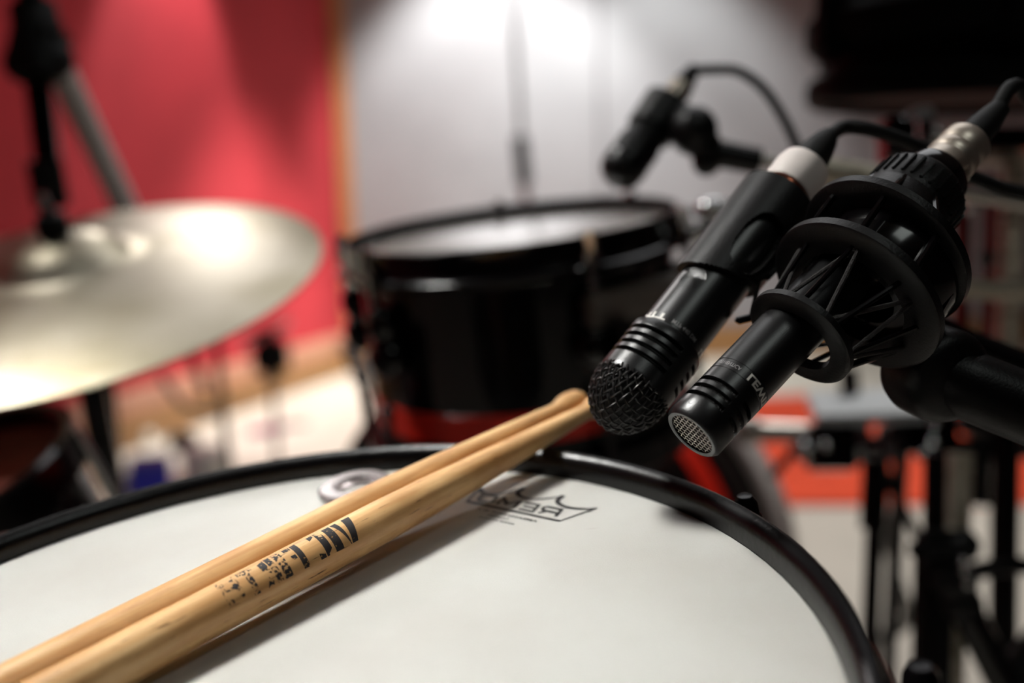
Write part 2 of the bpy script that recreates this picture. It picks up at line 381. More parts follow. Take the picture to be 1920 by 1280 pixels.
# maker's crown on the head
def inplane(px, py):
    r = ray(px, py); t = (SC - CAM).dot(SN) / r.dot(SN); return CAM + r * t
lo = inplane(876, 940); lx = (inplane(1050, 977) - lo).normalized(); TL = frame(lo + SN * .00012, SN, lx)
mm = .001
def stroke(mb, pts, w0, w1=None, z=0):
    w1 = w1 or w0; n = len(pts); L = []; Rr = []
    for i, p in enumerate(pts):
        a = Vector(pts[max(0, i - 1)]); b = Vector(pts[min(n - 1, i + 1)]); d = (b - a).normalized(); nn = Vector((-d.y, d.x)); ww = (w0 + (w1 - w0) * i / max(1, n - 1)) / 2 * 1.25
        if 0 < i < n - 1:
            d1 = (Vector(p) - a).normalized(); c = max(.45, abs(Vector((-d1.y, d1.x)).dot(nn))); ww /= c
        L.append(Vector(p) + nn * ww); Rr.append(Vector(p) - nn * ww)
    vs = [(v.x * mm, v.y * mm, z) for v in L + Rr]
    mb.add(vs, [(i, n + i, n + i + 1, i + 1) for i in range(n - 1)])
def qb(a, b, c, n=14):
    return [((1 - t) ** 2 * a[0] + 2 * t * (1 - t) * b[0] + t * t * c[0], (1 - t) ** 2 * a[1] + 2 * t * (1 - t) * b[1] + t * t * c[1]) for t in [k / n for k in range(n + 1)]]
lg = MB(TL)
stroke(lg, [(-4.6, 13.6), (0, 0), (46.8, 0), (53.0, 15.2)], 1.0)
stroke(lg, qb((-4.6, 13.6), (-1.5, 8.2), (4, 9.6), 8) + qb((4, 9.6), (9.5, 11.2), (13.8, 20.2), 8)[1:], 1.6, .7)
stroke(lg, qb((13.8, 20.2), (12.5, 13.5), (20, 12.2), 8) + qb((20, 12.2), (28, 11.6), (34, 20.2), 8)[1:], 2.0, .6)
stroke(lg, qb((34, 20.2), (33.0, 12.8), (41, 11.6), 8) + qb((41, 11.6), (48, 11.0), (53.4, 15.6), 8)[1:], 2.0, .7)
stroke(lg, qb((-4.6, 13.6), (-1.0, 9.6), (1.5, 9.6), 4), 1.8, 1.2)
S = .85                                  # squared wide letters, seen from behind like the whole picture: O M E R from the left
def mx(pts): return [(46.8 - x, y) for x, y in pts]
def shear(pts): return [(x + (y - 2.6) * .25, y) for x, y in pts]
def let(pts, w_=1.25): stroke(lg, mx(shear(pts)), w_)
yb, yt = 2.6, 8.8; ym = 5.6
let([(4, yb), (4, yt), (11, yt), (12, yt - .9), (12, ym + .6), (11, ym - .2), (4, ym - .2)]); let([(9, ym), (12.3, yb)])
let([(22, yb + .1), (15, yb + .1), (15, yt - .1), (22, yt - .1)]); let([(15, ym), (21.3, ym)])
let([(24.6, yb), (24.6, yt), (29, 4.4), (33.2, yt), (33.2, yb)], 1.35)
let([(37, yb + .1), (36.2, yb + 1), (36.2, yt - 1), (37, yt - .1), (42.6, yt - .1), (43.6, yt - 1), (43.6, yb + 1), (42.6, yb + .1), (36.6, yb + .1)])
lg.build('crown_logo', 'print', sd, 'black crown outline around four squared mirrored letters')
tx = MB(TL)
for t, xa, xb, y0, y1 in (('AMBASSADOR \u00ae X', 8.5, 39, -4.6, -2.9), ('COATED', 16.5, 27, -7.4, -5.9), ('MADE IN U.S.A.', 14, 32, -10.1, -8.9)):
    vs, fs = text_mesh(t, .015)
    tx.add([((xb - x * (xb - xa)) * mm, (y0 + y * (y1 - y0)) * mm, 0) for x, y in vs], fs)
tx.build('fine_print', 'print', sd)
# gel damper ring on the head
gc = inplane(668, 922); Tg = frame(gc + SN * .0006, SN, ex)
tag(MB(Tg).lathe([(.0085, 0), (.0155, 0), (.0160, .0008), (.0160, .0028), (.0150, .0036), (.0095, .0036), (.0085, .0028), (.0085, .0008)], 48, loop=True).build('damper_ring', 'gel'), 'clear gel damper ring on the snare head behind the sticks', 'damper')

# tom
TN = V((-.11624, .96382, .23987)).normalized(); TC = CAM + V((-.0013, .0959, -.800)); TT = frame(TC, TN, ex)
td = thing('tom_drum', 'black tom drum with a red band behind the snare drum', 'drum', TT)
MB(TT).lathe([(0, -.008), (.10, -.008), (.1265, -.0085), (.1285, -.010)], 96).build('drum_head', 'tomhead', td)
MB(TT).lathe([(.1315, 0), (.1340, .0008), (.1352, -.0005), (.1350, -.0155), (.1360, -.018), (.1400, -.0185), (.1425, -.0205), (.1425, -.0235), (.140, -.0255), (.134, -.0255), (.131, -.023), (.1300, -.010)], 128, loop=True).build('hoop', 'gloss', td); th_ = bpy.data.objects['hoop.002']
MB(TT).lathe([(.1345, -.0245), (.1345, -.0275), (.1272, -.0275), (.1272, -.120)], 128).build('shell', 'shell', td)
MB(TT).lathe([(.1272, -.120), (.1278, -.1205), (.1278, -.1435), (.1272, -.144)], 128).build('red_band', 'redband', td, 'red painted band near the bottom of the shell')
MB(TT).lathe([(.1272, -.144), (.1272, -.158), (.136, -.158), (.138, -.160), (.138, -.178), (.136, -.180), (.125, -.180)], 128).build('bottom_hoop', 'gloss', td)
for k, a in enumerate((-118, -62 + 4, 12, 70, 130, 190)):
    pass
def tang(px, py, zz):      # angle around the tom of a picture point on its near side
    best = None
    for i in range(720):
        a = PI * 2 * i / 720; p = TT @ Vector((.140 * math.cos(a), .140 * math.sin(a), zz)); c = ROT.transposed() @ (p - CAM)
        x = 960 + FPX * c.x / -c.z; y = 640 - FPX * c.y / -c.z; e = (x - px) ** 2 + (y - py) ** 2
        if best is None or e < best[0]: best = (e, a)
    return best[1]
angs = [tang(700, 545, -.03), tang(1113, 505, -.015), tang(1290, 440, -.015), tang(648, 480, -.01), tang(935, 385, 0), tang(1180, 372, 0)]
for k, a in enumerate(angs):
    Ta = TT @ Matrix.Rotation(a, 4, 'Z')
    MB(Ta).cyl((.1405, 0, -.06), (.1405, 0, .001), .0032, seg=12).cyl((.1405, 0, -.010), (.1405, 0, .004), .0052, seg=6).cyl((.1405, 0, -.016), (.1405, 0, -.010), .0068, seg=16).build('tension_rod', 'chrome' if k != 4 else 'steel', td)
    MB(Ta).box((.138, 0, -.0235), (.014, .022, .008), bev=.003).build('hoop_ear', 'gloss', th_)
    L_ = MB(Ta); L_.box((.1340, 0, -.067), (.013, .026, .036), bev=.005); L_.ball((.1365, 0, -.052), .0125, sq=(.9, 1, 1.2)); L_.ball((.1365, 0, -.078), .015, sq=(.8, 1.15, 1.1)); L_.build('lug', 'gloss', td)
    MB(Ta).cyl((.1425, 0, -.175), (.1425, 0, -.110), .003, seg=10).ball((.1425, 0, -.118), .0055).box((.141, 0, -.165), (.010, .020, .018), bev=.004).build('tension_rod', 'blackchrome', td)
# mount bracket of the tom
Ta = TT @ Matrix.Rotation(tang(1140, 545, -.05), 4, 'Z')
MB(Ta).box((.142, .02, -.050), (.016, .085, .024), bev=.003).build('mount_bracket', M['steel'], td)
b_ = MB(Ta); b_.box((.150, .0, -.076), (.022, .032, .030), bev=.008); b_.cyl((.160, 0, -.09), (.160, 0, -.060), .009); b_.build('mount_clamp', 'gloss', td)
Tb = TT @ Matrix.Rotation(angs[2], 4, 'Z')
MB(Tb).cyl((.146, -.004, -.018), (.185, .0, -.004), .009, .006).ball((.162, 0, .0), .012, sq=(1.2, .8, .7)).build('mount_clamp', 'chrome', td)

# bass drum lying behind the tom, hoop edge and red stripe in view
BC = W(1108, 1040, 1.32); BN = (V((.66, .04, -.75))).normalized()
TB = frame(BC, BN, Vector((0, 0, 1)))
bdm = thing('bass_drum', 'black bass drum with red stripe and grey hoop, standing under the tom', 'drum', TB)
rB = .235
MB(TB).lathe([(0, -.225), (rB - .004, -.225), (rB, -.222), (rB, -.06)], 96).build('shell', 'shell', bdm)
MB(TB).lathe([(rB, -.06), (rB + .001, -.06), (rB + .001, -.02), (rB, -.02)], 96).build('red_stripe', 'redband', bdm, 'red stripe around the black shell')
MB(TB).lathe([(rB, -.02), (rB, .06), (rB - .004, .06)], 96).build('shell', 'shell', bdm)
MB(TB).lathe(ring_prof(rB + .004, rB + .018, .045, .090, .003), 96, loop=True).build('hoop', 'palepaint', bdm, 'grey front hoop')
MB(TB).lathe(ring_prof(rB + .004, rB + .018, -.245, -.200, .003), 96, loop=True).build('hoop', 'gloss', bdm)
MB(TB).lathe([(0, .058), (rB + .004, .058)], 96).build('drum_head', 'deep', bdm)
for s in (-1, 1):
    p0 = BC + BN * .05 + Vector((BN.y, -BN.x, 0)) * s * .2 + Vector((0, 0, -.08)); p1 = p0 + BN * .12 + Vector((BN.y, -BN.x, 0)) * s * .10; p1.z = .006
    MB().tube([p0, p1], .007).ball(p1, .011).build('spur', 'blackchrome', bdm)

# floor tom at the left edge with a brown head
p = W(-135, 925, .72); Tf = frame(p, V((-.30, .90, .42)), ex)
ft = thing('floor_tom', 'dark floor tom with brownish head at the left edge beyond the snare', 'drum', Tf)
MB(Tf).lathe([(0, -.004), (.099, -.004)], 64).build('drum_head', 'brownhead', ft)
MB(Tf).lathe(ring_prof(.098, .110, -.022, .010, .003), 96, loop=True).build('hoop', 'gloss', ft)
MB(Tf).lathe([(.1, -.02), (.102, -.02), (.102, -.20), (.1, -.20)], 64).build('shell', 'shell', ft)
for k in range(6):
    Ta = Tf @ Matrix.Rotation(k * PI / 3 + .25, 4, 'Z')
    MB(Ta).cyl((.113, 0, -.07), (.113, 0, .006), .004, seg=10).build('tension_rod', 'chrome', ft)
    MB(Ta).box((.110, 0, -.08), (.016, .024, .045), bev=.005).build('lug', 'chrome' if k in (0, 5) else 'gloss', ft)

# ------------------------------------------------------------------ sticks
def stick(px0, py0, h0, px1, py1, h1, tip_len, label, wood, ink=False, roll=0):
    def onpl(px, py, h):
        r = ray(px, py); t = ((SC - CAM).dot(SN) + h) / r.dot(SN); return CAM + r * t
    a = onpl(px0, py0, h0); b = onpl(px1, py1, h1); d = (b - a).normalized()
    tip = b + d * tip_len; L = .406; butt = tip - d * L
    T = frame(butt, d, SN)
    th = thing('drumstick', label, 'drumstick', T, 'pair of drumsticks on the snare drum')
    r = .0078
    pr = [(0, 0), (.004, .0004), (.0066, .002), (r, .006), (r, .06), (r, .27), (.0074, .29), (.0065, .32), (.0053, .35), (.0042, .375), (.0036, .3875)]
    MB(T).lathe(pr, 40).build('shaft', wood, th)
    MB(T).lathe([(.0036, .3875), (.0040, .3895), (.0052, .393), (.0056, .397), (.0052, .4015), (.0036, .405), (0, .4062)], 24).build('tip', wood, th)
    return th, T, a, d
th, Tk, sa, sdv = stick(200, 1252, .0095, 980, 836, .0155, .060, 'front drumstick with worn black lettering, nearer the viewer', M['wood1'])
stick(300, 1147, .0090, 905, 840, .0155, .064, 'rear drumstick without lettering, farther from the viewer', M['wood2'])
# stamped lettering: reads from the tip side towards the butt, mirrored like the rest
Ti = Tk.inverted()
cdir = Ti.to_3x3() @ (CAM - (sa + sdv * .12)).normalized(); phic = math.atan2(cdir.y, cdir.x)
def zof(px, py):      # height along the stick of a picture point
    best = None
    for i in range(406):
        p = Tk @ Vector((0, 0, i * .001)); c = ROT.transposed() @ (p - CAM); x = 960 + FPX * c.x / -c.z
        if c.z < 0 and (best is None or abs(x - px) < best[0]): best = (abs(x - px), i * .001)
    return best[1]
z1 = zof(662, 0); z0 = zof(412, 0)
rr = .0078 + .00004
# angular sense: which way does phi grow in the picture
pa = ROT.transposed() @ (Tk.to_3x3() @ Vector((-math.sin(phic), math.cos(phic), 0))); sg = 1 if pa.y > 0 else -1
INKZ = (z0, z1)
def ink(mb, pts):    # pts: (u along text 0..1, v up 0..1) polygons
    pass
mb = MB(Tk)
def glyph(polys, u0, u1):
    for pl in polys:
        n = 7
        # subdivide quads across v
        (a, b, c, d) = pl
        vs = []; fs = []
        for i in range(n + 1):
            t = i / n; e = (a[0] + (d[0] - a[0]) * t, a[1] + (d[1] - a[1]) * t); f = (b[0] + (c[0] - b[0]) * t, b[1] + (c[1] - b[1]) * t)
            for (x, y) in (e, f):
                z = z1 - (u0 + x * (u1 - u0)) * (z1 - z0); ph = phic + sg * ((y - .5) * 1.35 + .42)
                vs.append((rr * math.cos(ph), rr * math.sin(ph), z))
        fs = [(2 * i, 2 * i + 1, 2 * i + 3, 2 * i + 2) for i in range(n)]
        mb.add(vs, fs)
bar = [[(0, 0), (1, 0), (1, 1), (0, 1)]]
def arc(cx, cy, ro, ri, a0, a1, n=6, sx=1):
    out = []
    for i in range(n):
        p, q = a0 + (a1 - a0) * i / n, a0 + (a1 - a0) * (i + 1) / n
        out.append([(cx + sx * ri * math.cos(p) * .9, cy + ri * math.sin(p)), (cx + sx * ro * math.cos(p), cy + ro * math.sin(p)), (cx + sx * ro * math.cos(q), cy + ro * math.sin(q)), (cx + sx * ri * math.cos(q) * .9, cy + ri * math.sin(q))])
    return out
# V I C   F I R T H   in a heavy stencil face
glyph([[(.34, 0), (.62, 0), (.42, 1), (0, 1)], [(.66, .0), (.70, 0), (1.0, 1), (.72, 1)]], 0, .155)
glyph(bar, .165, .225)
glyph([[(.42, 0), (.55, 0), (.55, 1), (.42, 1)], [(.1, .2), (.42, .0), (.42, 1), (.1, .8)], [(.62, 0), (1, .0), (1, .22), (.62, .12)], [(.62, .88), (1, .75), (1, 1), (.62, 1)]], .235, .345)
glyph([[(0, 0), (.42, 0), (.42, 1), (0, 1)], [(.5, .82), (1, .82), (1, 1), (.5, 1)], [(.5, .42), (.85, .42), (.85, .58), (.5, .58)]], .43, .53)
glyph(bar, .555, .61)
glyph([[(0, 0), (.36, 0), (.36, 1), (0, 1)], [(.42, .5), (.85, .56), (.85, .9), (.42, 1)], [(.42, .45), (.6, .45), (1, 0), (.62, 0)]], .625, .735)
glyph([[(.3, 0), (.7, 0), (.7, 1), (.3, 1)], [(0, .82), (.25, .82), (.25, 1), (0, 1)], [(.75, .82), (1, .82), (1, 1), (.75, 1)]], .76, .86)
glyph([[(0, 0), (.34, 0), (.34, 1), (0, 1)], [(.66, 0), (1, 0), (1, 1), (.66, 1)], [(.34, .42), (.66, .42), (.66, .58), (.34, .58)]], .88, 1)
for n_ in M['ink'].node_tree.nodes:
    if n_.type == 'MAP_RANGE' and abs(n_.inputs['To Min'].default_value + .11) < 1e-4:
        n_.inputs['From Min'].default_value = z0; n_.inputs['From Max'].default_value = z1
mb.build('lettering', 'ink', th, 'worn black stencil lettering')

# ------------------------------------------------------------------ microphones
def cylmap(vs, R, z, zh, phi0, dphi, sgn=1):      # flat (0..1, 0..1) text wrapped on a barrel; up points to the capsule
    return [((R * math.cos(phi0 + x * dphi)), R * math.sin(phi0 + x * dphi), z - y * zh) for x, y in vs]
def barrel(mb, R, Ri, zs, nphi, holes, phi_c=0):
    """wall of a barrel as a grid with slots left open and given edges; zs: list of z rows; holes: set of (row, col)"""
    vs = []; fs = []; nz = len(zs)
    for r in (R, Ri):
        for z in zs:
            for k in range(nphi):
                a = 2 * PI * k / nphi; vs.append((r * math.cos(a), r * math.sin(a), z))
    o = nz * nphi
    for i in range(nz - 1):
        for k in range(nphi):
            l = (k + 1) % nphi
            A, B, C, D = i * nphi + k, i * nphi + l, (i + 1) * nphi + l, (i + 1) * nphi + k
            if (i, k) not in holes: fs.append((A, B, C, D)); fs.append((o + D, o + C, o + B, o + A))
            else:
                if (i, (k - 1) % nphi) not in holes: fs.append((A, D, o + D, o + A))
                if (i, (k + 1) % nphi) not in holes: fs.append((B, o + B, o + C, C))
                if (i - 1, k) not in holes: fs.append((A, o + A, o + B, B))
                if (i + 1, k) not in holes: fs.append((D, C, o + C, o + D))
    mb.add(vs, fs)
def slots(groups, rows, nphi):
    h = set()
    for a0, a1 in groups:
        for k in range(nphi):
            m = (k + .5) * 360 / nphi
            if any(a0 <= m + t <= a1 for t in (-360, 0, 360)):
                for r in rows: h.add((r, k))
    return h
# mic frame: z from capsule to connector, x axis towards the viewer, phi grows to the lower right of the picture
def mic_frame(front, rear):
    z = (rear - front).normalized(); v = (CAM - front); T = frame(front, z, v)
    return T
def mic_phi(T):      # +1 if phi grows to the right in the picture
    y = ROT.transposed() @ T.to_3x3().col[1]; return 1 if y.x > 0 else -1

# --- condenser microphone
A0 = W(1296, 815, .330); A1_ = W(1815, 266, .392); TM = mic_frame(A0, A1_); LM = (A1_ - A0).length; sM = mic_phi(TM)
if sM < 0: TM = TM @ Matrix.Diagonal((1, -1, 1, 1))
R1 = .01085
cm = thing('condenser_microphone', 'slim black condenser microphone held in the cradle, flat honeycomb front', 'microphone', TM)
mb = MB(TM)
nphi = 90; zs = [.0016, .0085, .0105, .0122, .0142, .0159, .0179, .0225]
barrel(mb, R1, R1 - .0012, zs, nphi, slots([(27, 131), (-93, 11), (147, 251)], (1, 3, 5), nphi))
mb.lathe([(R1 - .0012, .0016), (R1 - .0026, .0010), (R1 - .0026, .0002), (R1 - .0022, 0), (R1 - .0012, .0), (R1, .0016)], nphi)
mb.build('capsule_head', 'micblack', cm)
MB(TM).lathe([(0, .0225), (R1 - .0018, .0225), (R1 - .0018, .0020), (0, .0020)], 48).build('inner_mesh', mat('perforated_mesh', (40, 38, 38), .4, metal=.6, bump=1, bscale=2500, rgb2=(4, 4, 4), vscale=2600), cm)
mb = MB(TM); Rg = R1 - .0026; pit = .00180; rw = .00015
def seg_bar(mb, a, b, w_, zz, h):
    a = Vector((a[0], a[1], 0)); b = Vector((b[0], b[1], 0)); d = (b - a).normalized(); n = Vector((-d.y, d.x, 0)) * w_
    q = [a - n, b - n, b + n, a + n]; vs = [(p.x, p.y, zz) for p in q] + [(p.x, p.y, zz + h) for p in q]
    mb.add(vs, [(3, 2, 1, 0), (4, 5, 6, 7), (0, 1, 5, 4), (1, 2, 6, 5), (2, 3, 7, 6), (3, 0, 4, 7)])
seen = set()
for i in range(-9, 10):
    for j in range(-9, 10):
        cxh = pit * (i + .5 * (j & 1)); cyh = pit * .866 * j
        for k in range(6):
            a_, b_a = PI / 6 + k * PI / 3, PI / 6 + (k + 1) * PI / 3; rh = pit / math.sqrt(3)
            p1 = (cxh + rh * math.cos(a_), cyh + rh * math.sin(a_)); p2 = (cxh + rh * math.cos(b_a), cyh + rh * math.sin(b_a))
            if math.hypot(*p1) > Rg and math.hypot(*p2) > Rg: continue
            key = tuple(sorted(((round(p1[0] * 1e5), round(p1[1] * 1e5)), (round(p2[0] * 1e5), round(p2[1] * 1e5)))))
            if key in seen: continue
            seen.add(key)
            def cl(p):
                q = math.hypot(*p); return p if q <= Rg else (p[0] * Rg / q, p[1] * Rg / q)
            seg_bar(mb, cl(p1), cl(p2), rw, .0006, .0006)
mb.build('honeycomb_grille', mat('grille_metal', (150, 140, 132), .3, metal=.9), cm, 'flat round honeycomb grille at the front end')
MB(TM).lathe([(R1, .0225), (R1 - .00018, .0226), (R1 - .00018, .0229), (R1, .0230), (R1, .0268), (R1 - .00018, .0269), (R1 - .00018, .0271), (R1, .0272), (R1, .140), (R1 - .001, .143), (.0092, .144)], nphi).build('body', 'micblack', cm)
mb = MB(TM); vs, fs = text_mesh('LEWITT', .03)
mb.add(cylmap(vs, R1 + .00006, .0264, .0030, R_(3), 1.62), fs); mb.build('maker_name', 'wprint', cm, 'white lettering on the band')
mb = MB(TM); vs, fs = text_mesh('AUTHENTICA', .01)
mb.add(cylmap(vs, R1 + .00006, .0257, .0015, R_(-72), R_(57)), fs); mb.build('fine_print', 'gprint', cm)
mb = MB(TM)   # cardioid mark
pts = []
for i in range(24):
    t = 2 * PI * i / 24; r = .0008 * (1 - .75 * math.sin(t)) * .8; pts.append((r * math.cos(t), r * math.sin(t)))
pc = R_(-42)
for i in range(24):
    (x0, y0), (x1, y1) = pts[i], pts[(i + 1) % 24]
    q = [(x0, y0), (x1, y1), (x1 * .75, y1 * .75), (x0 * .75, y0 * .75)]
    mb.add([((R1 + .00006) * math.cos(pc + x / R1), (R1 + .00006) * math.sin(pc + x / R1), .0052 + y) for x, y in q], [(0, 1, 2, 3)])
mb.build('pattern_mark', 'gprint', cm)
# connector of the condenser
pl = thing('cable_connector', 'worn metal cable plug in the rear of the cradled microphone', 'connector', TM @ Matrix.Translation((0, 0, .144)))
MB(TM).lathe([(.0075, .1435), (.0095, .1435), (.0098, .1445), (.0098, LM - .016), (.0095, LM - .0155), (.0095, LM - .0145), (.0098, LM - .014), (.0098, LM - .010), (.0095, LM - .0095), (.0095, LM - .0085), (.0098, LM - .008), (.0096, LM - .001), (.0085, LM + .0006), (0, LM + .0008)], 48).build('plug_shell', 'nickel', pl)
mb = MB(TM)
for k in range(5): mb.box((0, 0, 0), (.0012, .0006, .006), TM.inverted() @ TM @ Matrix.Rotation(R_(38 + k * 9), 4, 'Z') @ Matrix.Translation((.0100, 0, LM - .020)))
mb.build('grip_ribs', 'nickel', pl)
MB(TM).lathe([(.0065, LM), (.0058, LM + .012), (.0042, LM + .024), (0, LM + .024)], 24).build('cable_boot', 'rubber', pl)
e0 = TM @ Vector((0, 0, LM + .02))
MB().tube([e0, e0 + TM.to_3x3().col[2] * .02, W(1990, 300, .43), W(2050, 500, .45), W(2080, 900, .5)], .0032, 10, 8).build('cable', 'rubber', pl)

# --- shock mount cradle
xM = TM.to_3x3().col[0]; zM = TM.to_3x3().col[2]
def rfr(px, py, d, tiltv=None): return frame(W(px, py, d), zM, xM)
TA = rfr(1501, 631, .349); TBn = rfr(1604, 553, .360); TD = rfr(1657, 472, .3685)
cr = thing('shock_mount', 'black cradle of rings, rods and elastic cords around the slim microphone', 'microphone cradle', TBn)
def cradle_ring(T, ro, ri, t, name='ring'):
    MB(T).lathe([(ri, -t / 2), (ro - .0012, -t / 2), (ro, -t / 2 + .0009), (ro, t / 2 - .0009), (ro - .0012, t / 2), (ri, t / 2)], 72, loop=True).build(name, 'blackmat', cr)
cradle_ring(TA, .0203, .0132, .0042); cradle_ring(TBn, .0332, .0205, .0050); cradle_ring(TD, .0328, .0205, .0050)
TE = frame(TM @ Vector((0, 0, .127)), zM, xM); TF = frame(TM @ Vector((0, 0, .146)), zM, xM)
def pt(T, r, a): return T @ Vector((r * math.cos(a), r * math.sin(a), 0))
TI = frame(W(1620, 500, .3635), zM, xM)
for k in range(8):
    a = 2 * PI * k / 8 + .3
    MB().cyl(pt(TA, .0168, a), pt(TBn, .0262, a), .0010, seg=8).build('rod', 'gloss', cr)
    MB().cyl(pt(TBn, .0288, a), pt(TD, .0285, a), .0013, seg=8).build('rod', 'gloss', cr)
    MB().cyl(pt(TD, .0275, a), pt(TE, .0168, a), .0013, seg=8).build('rod', 'gloss', cr)
for k in range(6):
    a = 2 * PI * k / 6 + .1; b = a + PI / 6
    MB().tube([pt(TA, .0165, a), pt(TBn, .0262, b)], .00085, 8).build('elastic_cord', 'cord', cr)
    MB().tube([pt(TBn, .0262, b), pt(TA, .0165, a + PI / 3)], .00085, 8).build('elastic_cord', 'cord', cr)
for k in range(8):
    a = 2 * PI * k / 8
    MB().ball(pt(TBn, .0262, a), .0016, 10).ball(pt(TA, .0165, a), .0013, 10).build('cord_peg', 'gloss', cr)
# cup between the big rings, tapered sleeve, ribbed collar, cap
def off(T, dx, dy, dz=0):      # same direction, origin moved in the picture's right / up sense by metres
    m = T.copy(); m.translation = T.translation + V((dx, dy, 0)) + zM * dz; return m
TG = off(TD, .0040, -.0035, -.021)
MB(TG).lathe([(.0125, .0), (.0245, .0), (.0265, .003), (.0265, .018), (.0245, .0195), (.0125, .0195)], 48, loop=True).build('cup', 'gloss', cr)
MB(frame(TM @ Vector((0, 0, .109)), zM, xM)).lathe([(.0122, 0), (.0225, 0), (.0222, .003), (.0190, .013), (.0180, .018), (.0122, .018)], 48, loop=True).build('rear_sleeve', 'blackmat', cr)
mb = MB(TE)
mb.lathe([(.0115, -.002), (.0174, -.002), (.0178, 0), (.0178, .0125), (.0160, .0150), (.0115, .0150)], 64, loop=True)
col_ = mb.build('collar', 'blackmat', cr)
for k in range(30):
    a = 2 * PI * k / 30
    MB(TE @ Matrix.Rotation(a, 4, 'Z')).box((.0179, 0, .007), (.0014, .0012, .010), bev=.0003).build('collar_rib', 'blackmat', col_)
MB(TF).lathe([(.0100, -.006), (.0130, -.006), (.0134, -.004), (.0130, .004), (.0112, .0065), (.0100, .0065)], 48, loop=True).build('end_cap', 'gloss', cr)
# swivel and arm of the cradle
ka = W(1752, 697, .375)
MB().tube([W(1690, 600, .385), W(1712, 660, .382), ka], .0125, 20, 4).build('swivel_neck', 'blackmat', cr)
mb = MB(frame(ka, V((.30, -.25, .92)))); mb.lathe([(0, -.0125), (.013, -.0125), (.0165, -.010), (.0180, -.006), (.0180, .006), (.0165, .010), (.013, .0125), (0, .0125)], 48); mb.build('swivel', 'blackmat', cr)
b0 = W(1765, 702, .372); b1 = W(1990, 792, .362)
mb = MB(frame(b0, b1 - b0)); LL = (b1 - b0).length
mb.lathe([(0, -.004), (.009, -.003), (.0125, .004), (.0130, .012), (.0130, LL), (0, LL)], 40); mb.build('thread_barrel', 'blackmat', cr)
bt = thing('microphone_stand', 'black boom tube entering from the right to carry the cradle', 'microphone stand', b1)
MB().tube([b1 - (b1 - b0).normalized() * .01, W(2300, 960, .37)], .0075, 16).build('boom_tube', 'black', bt)

# --- vocal style microphone with domed woven grille
G0 = W(1186, 727, .372); G1 = W(1515, 305, .418); TV = mic_frame(G0, G1); LV = (G1 - G0).length
if mic_phi(TV) < 0: TV = TV @ Matrix.Diagonal((1, -1, 1, 1))
R2 = .0150
vm = thing('dynamic_microphone', 'black microphone with domed wire mesh grille, left of the cradle', 'microphone', TV)
mb = MB(TV); nphi = 90; zs = [.001, .0058, .0078, .0096, .0116, .0134, .0154, .0172, .0192, .0225]
barrel(mb, R2, R2 - .0022, zs, nphi, slots([(-122, 24), (58, 204)], (1, 3, 5, 7), nphi))
mb.lathe([(R2 - .0022, .001), (R2 - .0015, -.001), (R2 - .0002, -.001), (R2, .0), (R2, .001)], nphi)
mb.lathe([(R2, .0225), (R2 - .0006, .0232), (R2 - .0012, .0235), (.0130, .0238)], nphi)
mb.build('capsule_head', 'micblack', vm)
MB(TV).lathe([(0, .022), (R2 - .0040, .022), (R2 - .0040, .001), (0, .001)], 48).build('inner_sleeve', 'deep', vm)
# teeth inside the slots
mb = MB(TV)
for zr in (.0068, .0106, .0144, .0182):
    for k in range(72):
        mb.box((0, 0, 0), (.0010, .0005, .0010), Matrix.Rotation(2 * PI * k / 72, 4, 'Z') @ Matrix.Translation((R2 - .0032, 0, zr)))
mb.build('slot_teeth', 'micblack', vm)
# dome
HD = .0185; RD = .0147
MB(TV).lathe([(RD * .93 * math.sin(PI / 2 * k / 12) + 1e-5, -HD * .93 * math.cos(PI / 2 * k / 12)) for k in range(13)], 40).build('foam_liner', 'deep', vm)
mb = MB(TV); rwire = .00040; nW = 8; du = PI / 2 / (nW + .5)
rotw = R_(20)
def dome(u, v, off):       # equal spacing along the dome
    t = math.hypot(u, v)
    if t > PI / 2 + .02: return None
    a = math.atan2(v, u) + rotw
    p = Vector((RD * math.sin(t) * math.cos(a), RD * math.sin(t) * math.sin(a), -HD * math.cos(t)))
    n = Vector((p.x / RD ** 2, p.y / RD ** 2, p.z / HD ** 2)).normalized()
    return p + n * off
for fam in (0, 1):
    for i in range(-nW, nW + 1):
        pts = []; N_ = 6 * (2 * nW + 1)
        for k in range(N_ + 1):
            t = (-nW - .5 + (2 * nW + 1) * k / N_)
            u, v = (i * du, t * du) if fam == 0 else (t * du, i * du)
            p = dome(u, v, rwire * .9 * math.cos(PI * (t + i)) * (1 if fam == 0 else -1))
            if p is not None: pts.append(TV @ p)
        if len(pts) < 4: continue
        k0 = len(mb.v); mbt = MB(); mbt.tube(pts, rwire, 6); mb.v += mbt.v; mb.f += [tuple(q + k0 for q in f) for f in mbt.f]
o = mb.build('mesh_grille', 'gridmetal', vm, 'domed woven wire grille'); o['kind'] = 'stuff'
MB(TV).lathe([(.0130, .0236), (.0130, .1035), (.0122, .1045), (.0098, .1045)], 72).build('body', 'micblack', vm)
mb = MB(TV); vs, fs = text_mesh('LEWITT', .04)
mb.add(cylmap(vs, .01306, .0275, .0030, R_(-128), R_(100)), fs); mb.add(cylmap(vs, .01306, .0275, .0030, R_(60), R_(100)), fs)
mb.build('maker_name', 'wprint', vm, 'white lettering around the collar')
mb = MB(TV); vs, fs = text_mesh('MTP 440 DM', .02)
mb.add(cylmap(vs, .01306, .0270, .0019, R_(-16), R_(52)), fs); mb.build('fine_print', 'gprint', vm)
mb = MB(TV)      # raised rosette of arcs
pc = R_(-38); zc = .047
